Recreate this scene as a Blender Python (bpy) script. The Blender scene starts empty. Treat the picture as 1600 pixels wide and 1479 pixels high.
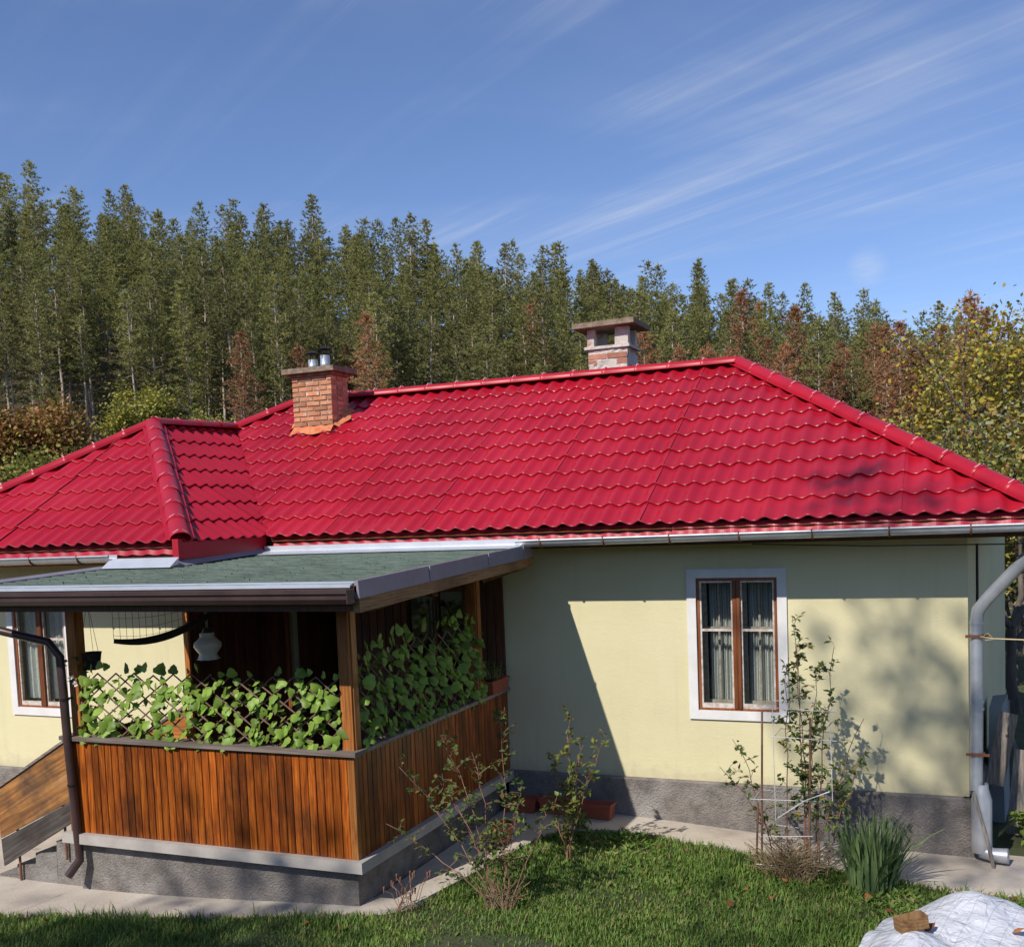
import bpy, bmesh, math, random
import numpy as np
from mathutils import Vector, Matrix, Euler
random.seed(7); rng = np.random.default_rng(7)
S = bpy.context.scene; COL = S.collection
R = math.radians

# ------------------------------------------------------------------ camera
cam = bpy.data.cameras.new('camera'); camo = bpy.data.objects.new('camera', cam); COL.objects.link(camo)
cam.sensor_fit = 'HORIZONTAL'; cam.sensor_width = 36; cam.lens = 36*1663.15/1600
cam.shift_y = 187.07/1600; cam.clip_start = .05; cam.clip_end = 2000
CR = Vector((.922811, .3832589, -.03914695)); CU = Vector((.00782398, .08294859, .99652311)); CF = Vector((-.38517353, .91990877, -.07354726))
CAM = Vector((4.2777, -9.9941, 3.1855))
m = Matrix((CR, CU, -CF)).transposed().to_4x4(); m.translation = CAM
camo.matrix_world = m; S.camera = camo

# ------------------------------------------------------------------ sky and sun
SUN = Vector((.30, 1.0, -.92)).normalized()
w = bpy.data.worlds.new('World'); S.world = w; w.use_nodes = True
nt = w.node_tree; N = nt.nodes; N.clear(); LK = nt.links.new
out = N.new('ShaderNodeOutputWorld'); bg = N.new('ShaderNodeBackground'); bg.inputs[1].default_value = .135
sky = N.new('ShaderNodeTexSky'); sky.sky_type = 'NISHITA'; sky.sun_disc = False
sky.sun_elevation = math.asin(-SUN.z); sky.sun_rotation = math.atan2(-SUN.x, -SUN.y)
sky.altitude = 600; sky.air_density = 1.0; sky.dust_density = .05; sky.ozone_density = 6.0
tc = N.new('ShaderNodeTexCoord'); sep = N.new('ShaderNodeSeparateXYZ'); LK(tc.outputs['Generated'], sep.inputs[0])
def wmath(op, a, b=None, clamp=False):
    n = N.new('ShaderNodeMath'); n.operation = op; n.use_clamp = clamp
    for i, v in enumerate((a, b)):
        if v is None: continue
        if isinstance(v, (int, float)): n.inputs[i].default_value = v
        else: LK(v, n.inputs[i])
    return n.outputs[0]
zc = wmath('MAXIMUM', sep.outputs[2], .06)
cx_ = wmath('DIVIDE', sep.outputs[0], zc); cy_ = wmath('DIVIDE', sep.outputs[1], zc)
comb = N.new('ShaderNodeCombineXYZ'); LK(cx_, comb.inputs[0]); LK(cy_, comb.inputs[1])
def wnoise(rot, sc, nscale, detail, rough=.6, dist=0, loc=(0, 0, 0)):
    mp = N.new('ShaderNodeMapping'); mp.vector_type = 'TEXTURE'; mp.inputs['Rotation'].default_value = (0, 0, rot); mp.inputs['Scale'].default_value = tuple(1/k for k in sc); mp.inputs['Location'].default_value = loc
    LK(comb.outputs[0], mp.inputs[0]); n = N.new('ShaderNodeTexNoise'); n.inputs['Scale'].default_value = nscale
    n.inputs['Detail'].default_value = detail; n.inputs['Roughness'].default_value = rough; n.inputs['Distortion'].default_value = dist
    LK(mp.outputs[0], n.inputs['Vector']); return n.outputs[0]
def wramp(v, a, b):
    n = N.new('ShaderNodeMapRange'); n.interpolation_type = 'SMOOTHSTEP'; n.inputs[1].default_value = a; n.inputs[2].default_value = b
    LK(v, n.inputs[0]); return n.outputs[0]
streak = wramp(wnoise(R(-27), (.16, 1.9, 1), 1.5, 7, .6, .45, (4.7, 1.3, 0)), .47, .80)
fine = wramp(wnoise(R(-33), (.16, 3.8, 1), 1.8, 6, .65, .5, (1.2, 7.7, 0)), .48, .82)
veil = wramp(wnoise(R(15), (.55, .7, 1), .75, 5, .6, .4, (5.1, 2.2, 0)), .40, .66)
fac = wmath('MULTIPLY', wmath('ADD', wmath('MULTIPLY', streak, .36), wmath('MULTIPLY', fine, .34)), wmath('ADD', wmath('MULTIPLY', veil, .9), .1))
fac = wmath('ADD', fac, wmath('MULTIPLY', veil, .06), True)
pd_ = N.new('ShaderNodeVectorMath'); pd_.operation = 'DISTANCE'; LK(tc.outputs['Generated'], pd_.inputs[0]); pd_.inputs[1].default_value = (-.0682, .9777, .1987)
fac = wmath('ADD', fac, wmath('MULTIPLY', wramp(pd_.outputs['Value'], .021, .004), wmath('MULTIPLY', wnoise(0, (1, 1, 1), 9, 4), .42)), True)
mix = N.new('ShaderNodeMix'); mix.data_type = 'RGBA'; LK(fac, mix.inputs[0]); tint = N.new('ShaderNodeMix'); tint.data_type = 'RGBA'; tint.blend_type = 'MULTIPLY'; tint.inputs[0].default_value = 1; tint.inputs[7].default_value = (1.05, .96, 1.02, 1); LK(sky.outputs[0], tint.inputs[6]); LK(tint.outputs[2], mix.inputs[6]); mix.inputs[7].default_value = (5.4, 5.7, 6.3, 1)
LK(mix.outputs[2], bg.inputs[0]); LK(bg.outputs[0], out.inputs[0])
sl = bpy.data.lights.new('sun', 'SUN'); sl.energy = 4.6; sl.angle = R(.53); sl.color = (1, .95, .875)
so = bpy.data.objects.new('sun', sl); COL.objects.link(so); so.rotation_euler = SUN.to_track_quat('-Z', 'Y').to_euler(); so.location = (-8, -25, 25)
S.view_settings.view_transform = 'Standard'; S.view_settings.look = 'None'; S.view_settings.exposure = 0.0; S.view_settings.gamma = 1.0
S.view_settings.use_curve_mapping = False
S.cycles.max_bounces = 5; S.cycles.diffuse_bounces = 2; S.cycles.glossy_bounces = 3; S.cycles.transmission_bounces = 3; S.cycles.transparent_max_bounces = 8; S.cycles.caustics_reflective = False; S.cycles.caustics_refractive = False

# ------------------------------------------------------------------ helpers
ORG = {}
class MB:
    def __init__(s): s.v = []; s.f = []; s.m = []
    def quad(s, a, b, c, d, m=0):
        i = len(s.v); s.v += [tuple(a), tuple(b), tuple(c), tuple(d)]; s.f.append((i, i+1, i+2, i+3)); s.m.append(m)
    def tri(s, a, b, c, m=0):
        i = len(s.v); s.v += [tuple(a), tuple(b), tuple(c)]; s.f.append((i, i+1, i+2)); s.m.append(m)
    def box(s, x0, x1, y0, y1, z0, z1, m=0):
        s.obox(Vector(((x0+x1)/2, (y0+y1)/2, (z0+z1)/2)), Vector((1, 0, 0)), Vector((0, 1, 0)), Vector((0, 0, 1)), (x1-x0)/2, (y1-y0)/2, (z1-z0)/2, m)
    def obox(s, c, X, Y, Z, a, b, d, m=0):
        i = len(s.v)
        for sx, sy, sz in ((-1,-1,-1),(1,-1,-1),(1,1,-1),(-1,1,-1),(-1,-1,1),(1,-1,1),(1,1,1),(-1,1,1)):
            s.v.append(tuple(c + X*(a*sx) + Y*(b*sy) + Z*(d*sz)))
        for f in ((0,3,2,1),(4,5,6,7),(0,1,5,4),(1,2,6,5),(2,3,7,6),(3,0,4,7)):
            s.f.append(tuple(i+k for k in f)); s.m.append(m)
    def bar(s, p, q, wd, ht, up=(0, 0, 1), m=0):
        p = Vector(p); q = Vector(q); X = (q-p).normalized(); Y = Vector(up).cross(X)
        if Y.length < 1e-4: Y = Vector((0, 1, 0)).cross(X)
        Y.normalize(); Z = X.cross(Y); s.obox((p+q)/2, X, Y, Z, (q-p).length/2, wd/2, ht/2, m)
    def tube(s, pts, rad, n=8, caps=True, m=0):
        pts = [Vector(p) for p in pts]; rings = []
        rads = rad if isinstance(rad, (list, tuple)) else [rad]*len(pts)
        ref = None
        for k, p in enumerate(pts):
            d = (pts[min(k+1, len(pts)-1)] - pts[max(k-1, 0)])
            if d.length < 1e-9: d = Vector((0, 0, 1))
            d.normalize()
            if ref is None:
                ref = d.cross(Vector((.31, .77, .55))).normalized()
            else:
                ref = (ref - d*ref.dot(d)).normalized()
            b = d.cross(ref); i = len(s.v); rings.append(i)
            for j in range(n):
                a = 2*math.pi*j/n; s.v.append(tuple(p + (ref*math.cos(a) + b*math.sin(a))*rads[k]))
        for k in range(len(pts)-1):
            for j in range(n):
                s.f.append((rings[k]+j, rings[k]+(j+1) % n, rings[k+1]+(j+1) % n, rings[k+1]+j)); s.m.append(m)
        if caps:
            s.f.append(tuple(rings[0]+j for j in range(n))[::-1]); s.m.append(m); s.f.append(tuple(rings[-1]+j for j in range(n))); s.m.append(m)
    def lathe(s, c, prof, n=20, m=0, wob=None):
        c = Vector(c); i0 = len(s.v)
        for k, (r, z) in enumerate(prof):
            for j in range(n):
                a = 2*math.pi*j/n; rr = r*(1 + (wob(k, a) if wob else 0)); s.v.append((c.x+rr*math.cos(a), c.y+rr*math.sin(a), c.z+z))
        for k in range(len(prof)-1):
            for j in range(n):
                s.f.append((i0+k*n+j, i0+k*n+(j+1) % n, i0+(k+1)*n+(j+1) % n, i0+(k+1)*n+j)); s.m.append(m)
    def hexa(s, lo, hi, m=0):          # two 4-point rings
        i = len(s.v); s.v += [tuple(p) for p in lo] + [tuple(p) for p in hi]
        for f in ((3,2,1,0),(4,5,6,7),(0,1,5,4),(1,2,6,5),(2,3,7,6),(3,0,4,7)): s.f.append(tuple(i+k for k in f)); s.m.append(m)
def mesh_of(mb, name, mats, org, smooth=False):
    me = bpy.data.meshes.new(name)
    me.from_pydata([(a-org[0], b-org[1], c-org[2]) for a, b, c in mb.v], [], mb.f)
    for x in (mats if isinstance(mats, (list, tuple)) else [mats]): me.materials.append(x)
    if any(mb.m): me.polygons.foreach_set('material_index', mb.m)
    if smooth: me.polygons.foreach_set('use_smooth', [True]*len(me.polygons))
    me.update(); return me
def tag(o, label=None, cat=None, group=None, kind=None):
    if label: o['label'] = label
    if cat: o['category'] = cat
    if group: o['group'] = group
    if kind: o['kind'] = kind
    return o
def thing(name, loc, label, cat, group=None):
    o = bpy.data.objects.new(name, None); o.empty_display_size = .1; COL.objects.link(o); o.location = loc; ORG[o.name] = Vector(loc)
    return tag(o, label, cat, group)
def put(name, me, parent=None, loc=(0, 0, 0), rot=None, scale=None):
    """an object of mesh me whose origin stands at world point loc"""
    o = bpy.data.objects.new(name, me); COL.objects.link(o); L = Vector(loc)
    if parent is not None:
        o.parent = parent; o.location = L - ORG[parent.name]
    else: o.location = L
    if rot is not None: o.rotation_euler = rot
    if scale is not None: o.scale = scale if isinstance(scale, (tuple, list)) else (scale,)*3
    ORG[o.name] = L; return o
def mk(name, mb, mats, parent=None, smooth=False, org=None):
    """world-coordinate mesh; its origin sits at the parent's origin (or org)"""
    if org is None: org = ORG[parent.name] if parent is not None else (0, 0, 0)
    return put(name, mesh_of(mb, name, mats, org, smooth), parent, org)
def struct(name, mb, mats, smooth=False): return tag(mk(name, mb, mats, None, smooth), kind='structure')
def autosmooth(o, ang=40):
    me = o.data
    me.polygons.foreach_set('use_smooth', [True]*len(me.polygons)); me.set_sharp_from_angle(angle=R(ang)); return o

# ------------------------------------------------------------------ materials
def new_mat(name):
    m = bpy.data.materials.new(name); m.use_nodes = True; t = m.node_tree
    return m, t, t.nodes['Principled BSDF'], t.nodes, t.links.new
def ramp(nodes, L, src, stops):
    r = nodes.new('ShaderNodeValToRGB'); e = r.color_ramp.elements
    e[0].position = stops[0][0]; e[0].color = (*stops[0][1], 1); e[1].position = stops[-1][0]; e[1].color = (*stops[-1][1], 1)
    for p, c in stops[1:-1]: x = e.new(p); x.color = (*c, 1)
    L(src, r.inputs[0]); return r.outputs[0]
def coords(nodes, L, scale=(1, 1, 1), rnd=True, gen='Object'):
    tcn = nodes.new('ShaderNodeTexCoord'); mp = nodes.new('ShaderNodeMapping'); mp.inputs['Scale'].default_value = scale
    L(tcn.outputs[gen], mp.inputs[0])
    if rnd:
        oi = nodes.new('ShaderNodeObjectInfo'); mu = nodes.new('ShaderNodeMath'); mu.operation = 'MULTIPLY'; mu.inputs[1].default_value = 57.3
        L(oi.outputs['Random'], mu.inputs[0]); L(mu.outputs[0], mp.inputs['Location'])
    return mp.outputs[0]
def noise(nodes, L, vec, scale, detail=5, rough=.6, dist=0):
    n = nodes.new('ShaderNodeTexNoise'); n.inputs['Scale'].default_value = scale; n.inputs['Detail'].default_value = detail
    n.inputs['Roughness'].default_value = rough; n.inputs['Distortion'].default_value = dist; L(vec, n.inputs['Vector']); return n.outputs[0]
def bump(nodes, L, P, h, strength, dist=.01):
    b = nodes.new('ShaderNodeBump'); b.inputs['Strength'].default_value = strength; b.inputs['Distance'].default_value = dist
    L(h, b.inputs['Height']); L(b.outputs[0], P.inputs['Normal'])
def mixc(nodes, L, fac, a, b, mode='MIX'):
    n = nodes.new('ShaderNodeMix'); n.data_type = 'RGBA'; n.blend_type = mode
    for i, v in ((0, fac), (6, a), (7, b)):
        if hasattr(v, 'is_linked'): L(v, n.inputs[i])
        elif i == 0: n.inputs[0].default_value = v
        else: n.inputs[i].default_value = (*v, 1)
    return n.outputs[2]
def surf(name, stops, scale=4, rough=.8, bstr=.3, bscale=60, bdist=.01, stretch=(1, 1, 1), spots=None, metal=0, spec=.5, objvar=0, rnd=True, detail=6):
    """noise-coloured surface with fine relief; stops are real differences of pigment or dirt"""
    m, t, P, n, L = new_mat(name); v = coords(n, L, stretch, rnd)
    c = ramp(n, L, noise(n, L, v, scale, detail), stops)
    if spots:
        sc, lo, hi, colr = spots
        f = n.new('ShaderNodeMapRange'); f.inputs[1].default_value = lo; f.inputs[2].default_value = hi; L(noise(n, L, v, sc, 6, .7), f.inputs[0])
        c = mixc(n, L, f.outputs[0], c, colr)
    if objvar:
        oi = n.new('ShaderNodeObjectInfo'); h = n.new('ShaderNodeHueSaturation'); mr = n.new('ShaderNodeMapRange')
        mr.inputs[3].default_value = 1-objvar; mr.inputs[4].default_value = 1+objvar; L(oi.outputs['Random'], mr.inputs[0]); L(mr.outputs[0], h.inputs['Value'])
        L(c, h.inputs['Color']); c = h.outputs[0]
    L(c, P.inputs['Base Color']); P.inputs['Roughness'].default_value = rough; P.inputs['Metallic'].default_value = metal; P.inputs['Specular IOR Level'].default_value = spec
    if bstr: bump(n, L, P, noise(n, L, v, bscale, 4, .65), bstr, bdist)
    return m
def leafmat(name, c0, c1, trans=.35, rough=.5, objvar=.25):
    m, t, P, n, L = new_mat(name); v = coords(n, L)
    oi = n.new('ShaderNodeObjectInfo'); c = ramp(n, L, noise(n, L, v, 3.0, 3), [(.3, c0), (.7, c1)])
    h = n.new('ShaderNodeHueSaturation'); mr = n.new('ShaderNodeMapRange'); mr.inputs[3].default_value = 1-objvar; mr.inputs[4].default_value = 1+objvar
    L(oi.outputs['Random'], mr.inputs[0]); L(mr.outputs[0], h.inputs['Value']); L(c, h.inputs['Color']); c = h.outputs[0]
    L(c, P.inputs['Base Color']); P.inputs['Roughness'].default_value = rough; P.inputs['Specular IOR Level'].default_value = .35
    tr = n.new('ShaderNodeBsdfTranslucent'); L(c, tr.inputs[0]); ms = n.new('ShaderNodeMixShader'); ms.inputs[0].default_value = trans
    L(P.outputs[0], ms.inputs[1]); L(tr.outputs[0], ms.inputs[2]); L(ms.outputs[0], n['Material Output'].inputs[0]); return m
def wood(name, stops, axis='z', scale=1, rough=.45, stain=.5, dark=(.03, .014, .008), gs=9):
    """grained boards, the grain runs along axis; dark weather stains of their own shape"""
    m, t, P, n, L = new_mat(name)
    st = {'z': (gs, gs, .9), 'x': (.9, gs, gs), 'y': (gs, .9, gs)}[axis]
    v = coords(n, L, tuple(k*scale for k in st)); g = noise(n, L, v, 2.2, 5, .55, 1.3)
    c = ramp(n, L, g, stops)
    wv = n.new('ShaderNodeTexWave'); wv.bands_direction = {'z': 'X', 'x': 'Z', 'y': 'Z'}[axis]; wv.inputs['Scale'].default_value = 1.4; wv.inputs['Distortion'].default_value = 9; wv.inputs['Detail'].default_value = 3; wv.inputs['Detail Scale'].default_value = .8
    L(v, wv.inputs['Vector']); c = mixc(n, L, .40, c, ramp(n, L, wv.outputs[0], [(0, (.38, .30, .26)), (.5, (.95, .95, .95)), (1, (1, 1, 1))]), 'MULTIPLY')
    ge = n.new('ShaderNodeNewGeometry'); mp2 = n.new('ShaderNodeMapping'); mp2.inputs['Scale'].default_value = (1.1, 1.1, 1.1) if axis != 'z' else (2.6, 2.6, 1.1); L(ge.outputs['Position'], mp2.inputs[0]); v2 = mp2.outputs[0]
    f = n.new('ShaderNodeMapRange'); f.inputs[1].default_value = .46; f.inputs[2].default_value = .68; f.inputs[4].default_value = stain; L(noise(n, L, v2, 1.6, 6, .65), f.inputs[0])
    c = mixc(n, L, f.outputs[0], c, dark)
    oi = n.new('ShaderNodeObjectInfo'); h = n.new('ShaderNodeHueSaturation'); mr = n.new('ShaderNodeMapRange'); mr.inputs[3].default_value = .62; mr.inputs[4].default_value = 1.25
    L(oi.outputs['Random'], mr.inputs[0]); L(mr.outputs[0], h.inputs['Value']); L(c, h.inputs['Color'])
    L(h.outputs[0], P.inputs['Base Color']); P.inputs['Roughness'].default_value = rough; P.inputs['Specular IOR Level'].default_value = .35
    bump(n, L, P, g, .35, .006); return m
def metal(name, col, rough=.4, met=.9, var=.25, scale=6):
    lo = tuple(c*(1-var) for c in col); hi = tuple(min(1, c*(1+var)) for c in col)
    return surf(name, [(.3, lo), (.7, hi)], scale, rough, .05, 30, .004, metal=met)

M = {}
def roof_mat():
    m, t, P, n, L = new_mat('red_sheet_metal'); ge = n.new('ShaderNodeNewGeometry'); v = ge.outputs['Position']
    c = ramp(n, L, noise(n, L, v, .9, 6), [(.25, (.33, .005, .017)), (.55, (.42, .009, .024)), (.8, (.47, .020, .036))])
    oi = n.new('ShaderNodeObjectInfo'); h = n.new('ShaderNodeHueSaturation'); mr = n.new('ShaderNodeMapRange'); mr.inputs[3].default_value = .90; mr.inputs[4].default_value = 1.08; L(oi.outputs['Random'], mr.inputs[0]); L(mr.outputs[0], h.inputs['Value']); L(c, h.inputs['Color']); c = h.outputs[0]
    f = n.new('ShaderNodeMapRange'); f.inputs[1].default_value = .58; f.inputs[2].default_value = .80; f.inputs[4].default_value = .45; L(noise(n, L, v, 5.5, 8, .72), f.inputs[0]); c = mixc(n, L, f.outputs[0], c, (.30, .055, .05))
    f = n.new('ShaderNodeMapRange'); f.inputs[1].default_value = .70; f.inputs[2].default_value = .76; f.inputs[4].default_value = .6; L(noise(n, L, v, 38, 3, .6), f.inputs[0]); c = mixc(n, L, f.outputs[0], c, (.16, .03, .03))
    L(c, P.inputs['Base Color']); r_ = n.new('ShaderNodeMapRange'); r_.inputs[1].default_value = .3; r_.inputs[2].default_value = .7; r_.inputs[3].default_value = .22; r_.inputs[4].default_value = .44; L(noise(n, L, v, 2.4, 6, .65), r_.inputs[0]); L(r_.outputs[0], P.inputs['Roughness'])
    P.inputs['Specular IOR Level'].default_value = .55; bump(n, L, P, noise(n, L, v, 4.5, 4, .5), .12, .02); return m
M['red'] = roof_mat()
M['redtrim'] = surf('red_trim_metal', [(.3, (.37, .005, .017)), (.7, (.47, .009, .025))], 2, .42, .03, 25, .004, spec=.55)
M['clip'] = surf('worn_paint', [(.3, (.55, .20, .21)), (.7, (.70, .42, .42))], 8, .5, 0)
def plaster_mat():
    m, t, P, n, L = new_mat('yellow_plaster'); v = coords(n, L, (1, 1, 1), False); c = ramp(n, L, noise(n, L, v, 1.3, 6), [(.2, (.63, .565, .34)), (.5, (.685, .617, .375)), (.8, (.725, .655, .41))])
    sv = coords(n, L, (7, 7, .45), False); f = n.new('ShaderNodeMapRange'); f.inputs[1].default_value = .56; f.inputs[2].default_value = .85; f.inputs[4].default_value = .38; L(noise(n, L, sv, 1.5, 6, .6), f.inputs[0]); c = mixc(n, L, f.outputs[0], c, (.50, .46, .30))
    f2 = n.new('ShaderNodeMapRange'); f2.inputs[1].default_value = .60; f2.inputs[2].default_value = .78; f2.inputs[4].default_value = .45; L(noise(n, L, v, 3.4, 7, .7), f2.inputs[0]); c = mixc(n, L, f2.outputs[0], c, (.74, .71, .50))
    sp_ = n.new('ShaderNodeSeparateXYZ'); L(v, sp_.inputs[0]); a = n.new('ShaderNodeMath'); a.operation = 'MULTIPLY_ADD'; L(noise(n, L, v, 5, 6, .7), a.inputs[0]); a.inputs[1].default_value = -.55; L(sp_.outputs[2], a.inputs[2])
    f3 = n.new('ShaderNodeMapRange'); f3.inputs[1].default_value = .42; f3.inputs[2].default_value = .24; f3.inputs[3].default_value = 0; f3.inputs[4].default_value = .5; L(a.outputs[0], f3.inputs[0]); c = mixc(n, L, f3.outputs[0], c, (.42, .36, .25))
    L(c, P.inputs['Base Color']); P.inputs['Roughness'].default_value = .9; ad = n.new('ShaderNodeMath'); ad.operation = 'ADD'; L(noise(n, L, v, 45, 4, .65), ad.inputs[0]); L(noise(n, L, coords(n, L, (1, 1, 2.2), False), 7, 5, .6, .6), ad.inputs[1]); bump(n, L, P, ad.outputs[0], .3, .008); return m
M['plaster'] = plaster_mat()
M['white'] = surf('white_render', [(.25, (.66, .63, .60)), (.75, (.80, .78, .76))], 5, .85, .25, 60, .004, spots=(14, .64, .78, (.52, .48, .44)))
M['plinth'] = surf('roughcast', [(.25, (.13, .115, .105)), (.5, (.25, .22, .195)), (.8, (.36, .32, .28))], 7, .95, 1.0, 55, .03, spots=(1.1, .56, .72, (.40, .37, .34)), rnd=False)
M['concrete'] = surf('concrete', [(.25, (.36, .30, .24)), (.5, (.50, .43, .35)), (.8, (.60, .53, .45))], 2.2, .9, .5, 40, .012, spots=(6, .6, .75, (.26, .22, .17)), rnd=False)
M['ledge'] = surf('ledge_concrete', [(.3, (.36, .32, .28)), (.7, (.46, .42, .37))], 5, .85, .3, 60, .006, rnd=False)
M['soil'] = surf('lawn_soil', [(.25, (.035, .045, .018)), (.5, (.06, .075, .025)), (.8, (.11, .085, .045))], 3, 1, .8, 25, .04, rnd=False, spots=(.6, .55, .8, (.05, .04, .022)))
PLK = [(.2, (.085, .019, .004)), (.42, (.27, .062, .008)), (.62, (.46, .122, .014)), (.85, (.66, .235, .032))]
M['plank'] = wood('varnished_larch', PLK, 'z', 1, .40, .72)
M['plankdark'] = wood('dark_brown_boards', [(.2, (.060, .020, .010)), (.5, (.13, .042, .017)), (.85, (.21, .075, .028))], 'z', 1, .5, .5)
M['beam'] = wood('weathered_beam', [(.2, (.16, .07, .025)), (.5, (.36, .19, .075)), (.85, (.52, .31, .14))], 'y', 1, .6, .55)
M['post'] = wood('post_wood', [(.2, (.20, .06, .016)), (.5, (.42, .15, .036)), (.85, (.56, .25, .075))], 'z', 1, .45, .3)
M['oldboard'] = wood('scorched_board', [(.2, (.06, .03, .014)), (.45, (.24, .105, .032)), (.62, (.38, .17, .05)), (.85, (.40, .25, .13))], 'x', .55, .6, 1.0, dark=(.035, .028, .024))
M['greyboard'] = wood('grey_weathered_board', [(.2, (.12, .10, .085)), (.5, (.26, .225, .19)), (.85, (.40, .36, .31))], 'z', .8, .85, .4)
M['blackboard'] = wood('blackened_board', [(.2, (.03, .026, .023)), (.5, (.075, .064, .056)), (.85, (.19, .16, .14))], 'x', .6, .8, .7)
M['rail'] = wood('grey_rail', [(.2, (.13, .095, .075)), (.5, (.24, .19, .16)), (.85, (.36, .31, .27))], 'x', .6, .7, .3)
M['frame'] = wood('brown_window_wood', [(.2, (.14, .040, .014)), (.5, (.25, .078, .026)), (.85, (.34, .125, .045))], 'z', .8, .45, .35)
M['sash'] = surf('flaking_sash', [(.3, (.40, .27, .20)), (.6, (.66, .60, .54))], 22, .6, .3, 70, .003)
M['bark'] = surf('pine_bark', [(.25, (.24, .165, .12)), (.5, (.42, .335, .265)), (.8, (.60, .52, .44))], 3, .95, .6, 14, .03, stretch=(1, 1, .25), objvar=.25)
M['bark2'] = surf('garden_bark', [(.3, (.07, .055, .045)), (.7, (.17, .14, .115))], 6, .95, .6, 30, .02, stretch=(1, 1, .3))
M['cane'] = surf('rose_cane', [(.3, (.16, .07, .045)), (.7, (.30, .16, .10))], 9, .6, .1, 40, .002)
M['greencane'] = surf('green_cane', [(.3, (.16, .18, .05)), (.7, (.30, .28, .10))], 9, .6, .1, 40, .002)
M['zinc'] = surf('zinc', [(.25, (.40, .42, .45)), (.75, (.60, .62, .65))], 7, .42, .08, 40, .003, metal=.55, spots=(3, .62, .8, (.42, .42, .41)))
M['zincnew'] = surf('bright_flashing', [(.25, (.58, .60, .64)), (.75, (.74, .76, .80))], 5, .40, .05, 30, .003, metal=.45)
M['lilac'] = surf('grey_lilac_flashing', [(.25, (.24, .225, .25)), (.75, (.34, .32, .35))], 4, .40, .05, 30, .003, metal=.25)
M['brownmetal'] = surf('brown_gutter_metal', [(.3, (.050, .028, .026)), (.7, (.085, .05, .045))], 4, .35, .05, 30, .003, metal=.1)
M['rust'] = surf('rust', [(.3, (.13, .045, .022)), (.7, (.24, .10, .05))], 20, .85, .3, 80, .002)
M['shingle'] = surf('green_shingle', [(.2, (.075, .105, .085)), (.5, (.125, .165, .135)), (.85, (.19, .225, .185))], 9, .95, .6, 120, .008, spots=(1.6, .52, .72, (.055, .075, .068)))
M['terracotta'] = surf('terracotta_plastic', [(.3, (.34, .075, .035)), (.7, (.44, .11, .055))], 5, .5, .05, 30, .003)
M['earth'] = surf('potting_soil', [(.3, (.02, .015, .01)), (.7, (.06, .045, .03))], 20, 1, .6, 60, .01)
M['mortar'] = surf('mortar', [(.25, (.33, .24, .17)), (.75, (.50, .40, .31))], 12, .95, .6, 80, .01)
M['brick'] = surf('orange_brick', [(.2, (.36, .125, .06)), (.5, (.50, .215, .105)), (.85, (.60, .34, .19))], 6, .9, .5, 60, .008, spots=(9, .53, .66, (.60, .46, .33)), objvar=.34)
M['oldbrick'] = surf('old_red_brick', [(.25, (.36, .13, .08)), (.75, (.52, .24, .16))], 8, .95, .5, 50, .01, objvar=.2)
M['oldplaster'] = surf('crumbling_plaster', [(.25, (.50, .42, .37)), (.75, (.68, .62, .56))], 9, .95, .9, 30, .02, spots=(7, .60, .70, (.42, .20, .14)))
M['capconc'] = surf('lichen_concrete', [(.25, (.13, .09, .06)), (.5, (.22, .165, .115)), (.8, (.36, .30, .235))], 14, .95, .7, 70, .01)
M['vinyl'] = surf('old_white_lamp_glass', [(.3, (.62, .56, .44)), (.7, (.74, .70, .60))], 6, .25, 0)
M['black'] = surf('dark_metal', [(.3, (.012, .011, .011)), (.7, (.03, .028, .027))], 8, .4, 0, metal=.3)
M['dark'] = surf('dark_cloth', [(.3, (.018, .014, .012)), (.7, (.04, .03, .025))], 8, .9, .2, 50, .004)
M['twig'] = surf('trellis_willow', [(.3, (.10, .055, .035)), (.7, (.22, .14, .10))], 12, .8, .2, 60, .002, objvar=.2)
M['wire'] = surf('white_wire', [(.3, (.55, .54, .52)), (.7, (.72, .71, .69))], 12, .5, 0)
M['cable'] = surf('cable', [(.3, (.02, .02, .02)), (.7, (.04, .04, .04))], 8, .6, 0)
M['rope'] = surf('rope', [(.3, (.5, .38, .2)), (.7, (.66, .52, .3))], 18, .9, .2, 80, .002)
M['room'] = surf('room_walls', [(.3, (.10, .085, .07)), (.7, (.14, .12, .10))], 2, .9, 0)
M['bluewall'] = surf('grey_painted_slab', [(.3, (.20, .225, .23)), (.7, (.28, .30, .31))], 2.2, .85, .3, 40, .006)
M['straw'] = leafmat('dry_grass', (.22, .15, .075), (.40, .30, .17), .2)
M['ivy'] = leafmat('ivy_leaf', (.16, .28, .035), (.32, .46, .08), .35, .45, .35)
M['rose'] = leafmat('rose_leaf', (.065, .115, .03), (.14, .20, .055), .3)
M['roselight'] = leafmat('rose_leaf_pale', (.14, .22, .045), (.26, .33, .075), .35)
M['roseyel'] = leafmat('rose_leaf_yellow', (.34, .27, .03), (.46, .38, .06), .35)
M['iris'] = leafmat('iris_blade', (.11, .18, .065), (.22, .30, .12), .25, .45, .35)
M['g1'] = leafmat('grass_a', (.07, .15, .02), (.14, .24, .04), .3, .6); M['g2'] = leafmat('grass_b', (.13, .20, .03), (.25, .32, .065), .3, .6); M['g3'] = leafmat('grass_c', (.20, .18, .06), (.30, .26, .11), .3, .6)
M['pa'] = leafmat('pine_needles_a', (.265, .26, .078), (.39, .375, .125), .45, .6, .3); M['pb'] = leafmat('pine_needles_b', (.18, .185, .065), (.28, .28, .105), .45, .6, .3)
M['pd'] = leafmat('dead_needles', (.45, .205, .095), (.58, .31, .155), .45, .7, .25); M['pd2'] = leafmat('dead_needles_b', (.32, .175, .085), (.44, .25, .125), .45, .7, .25)
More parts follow.
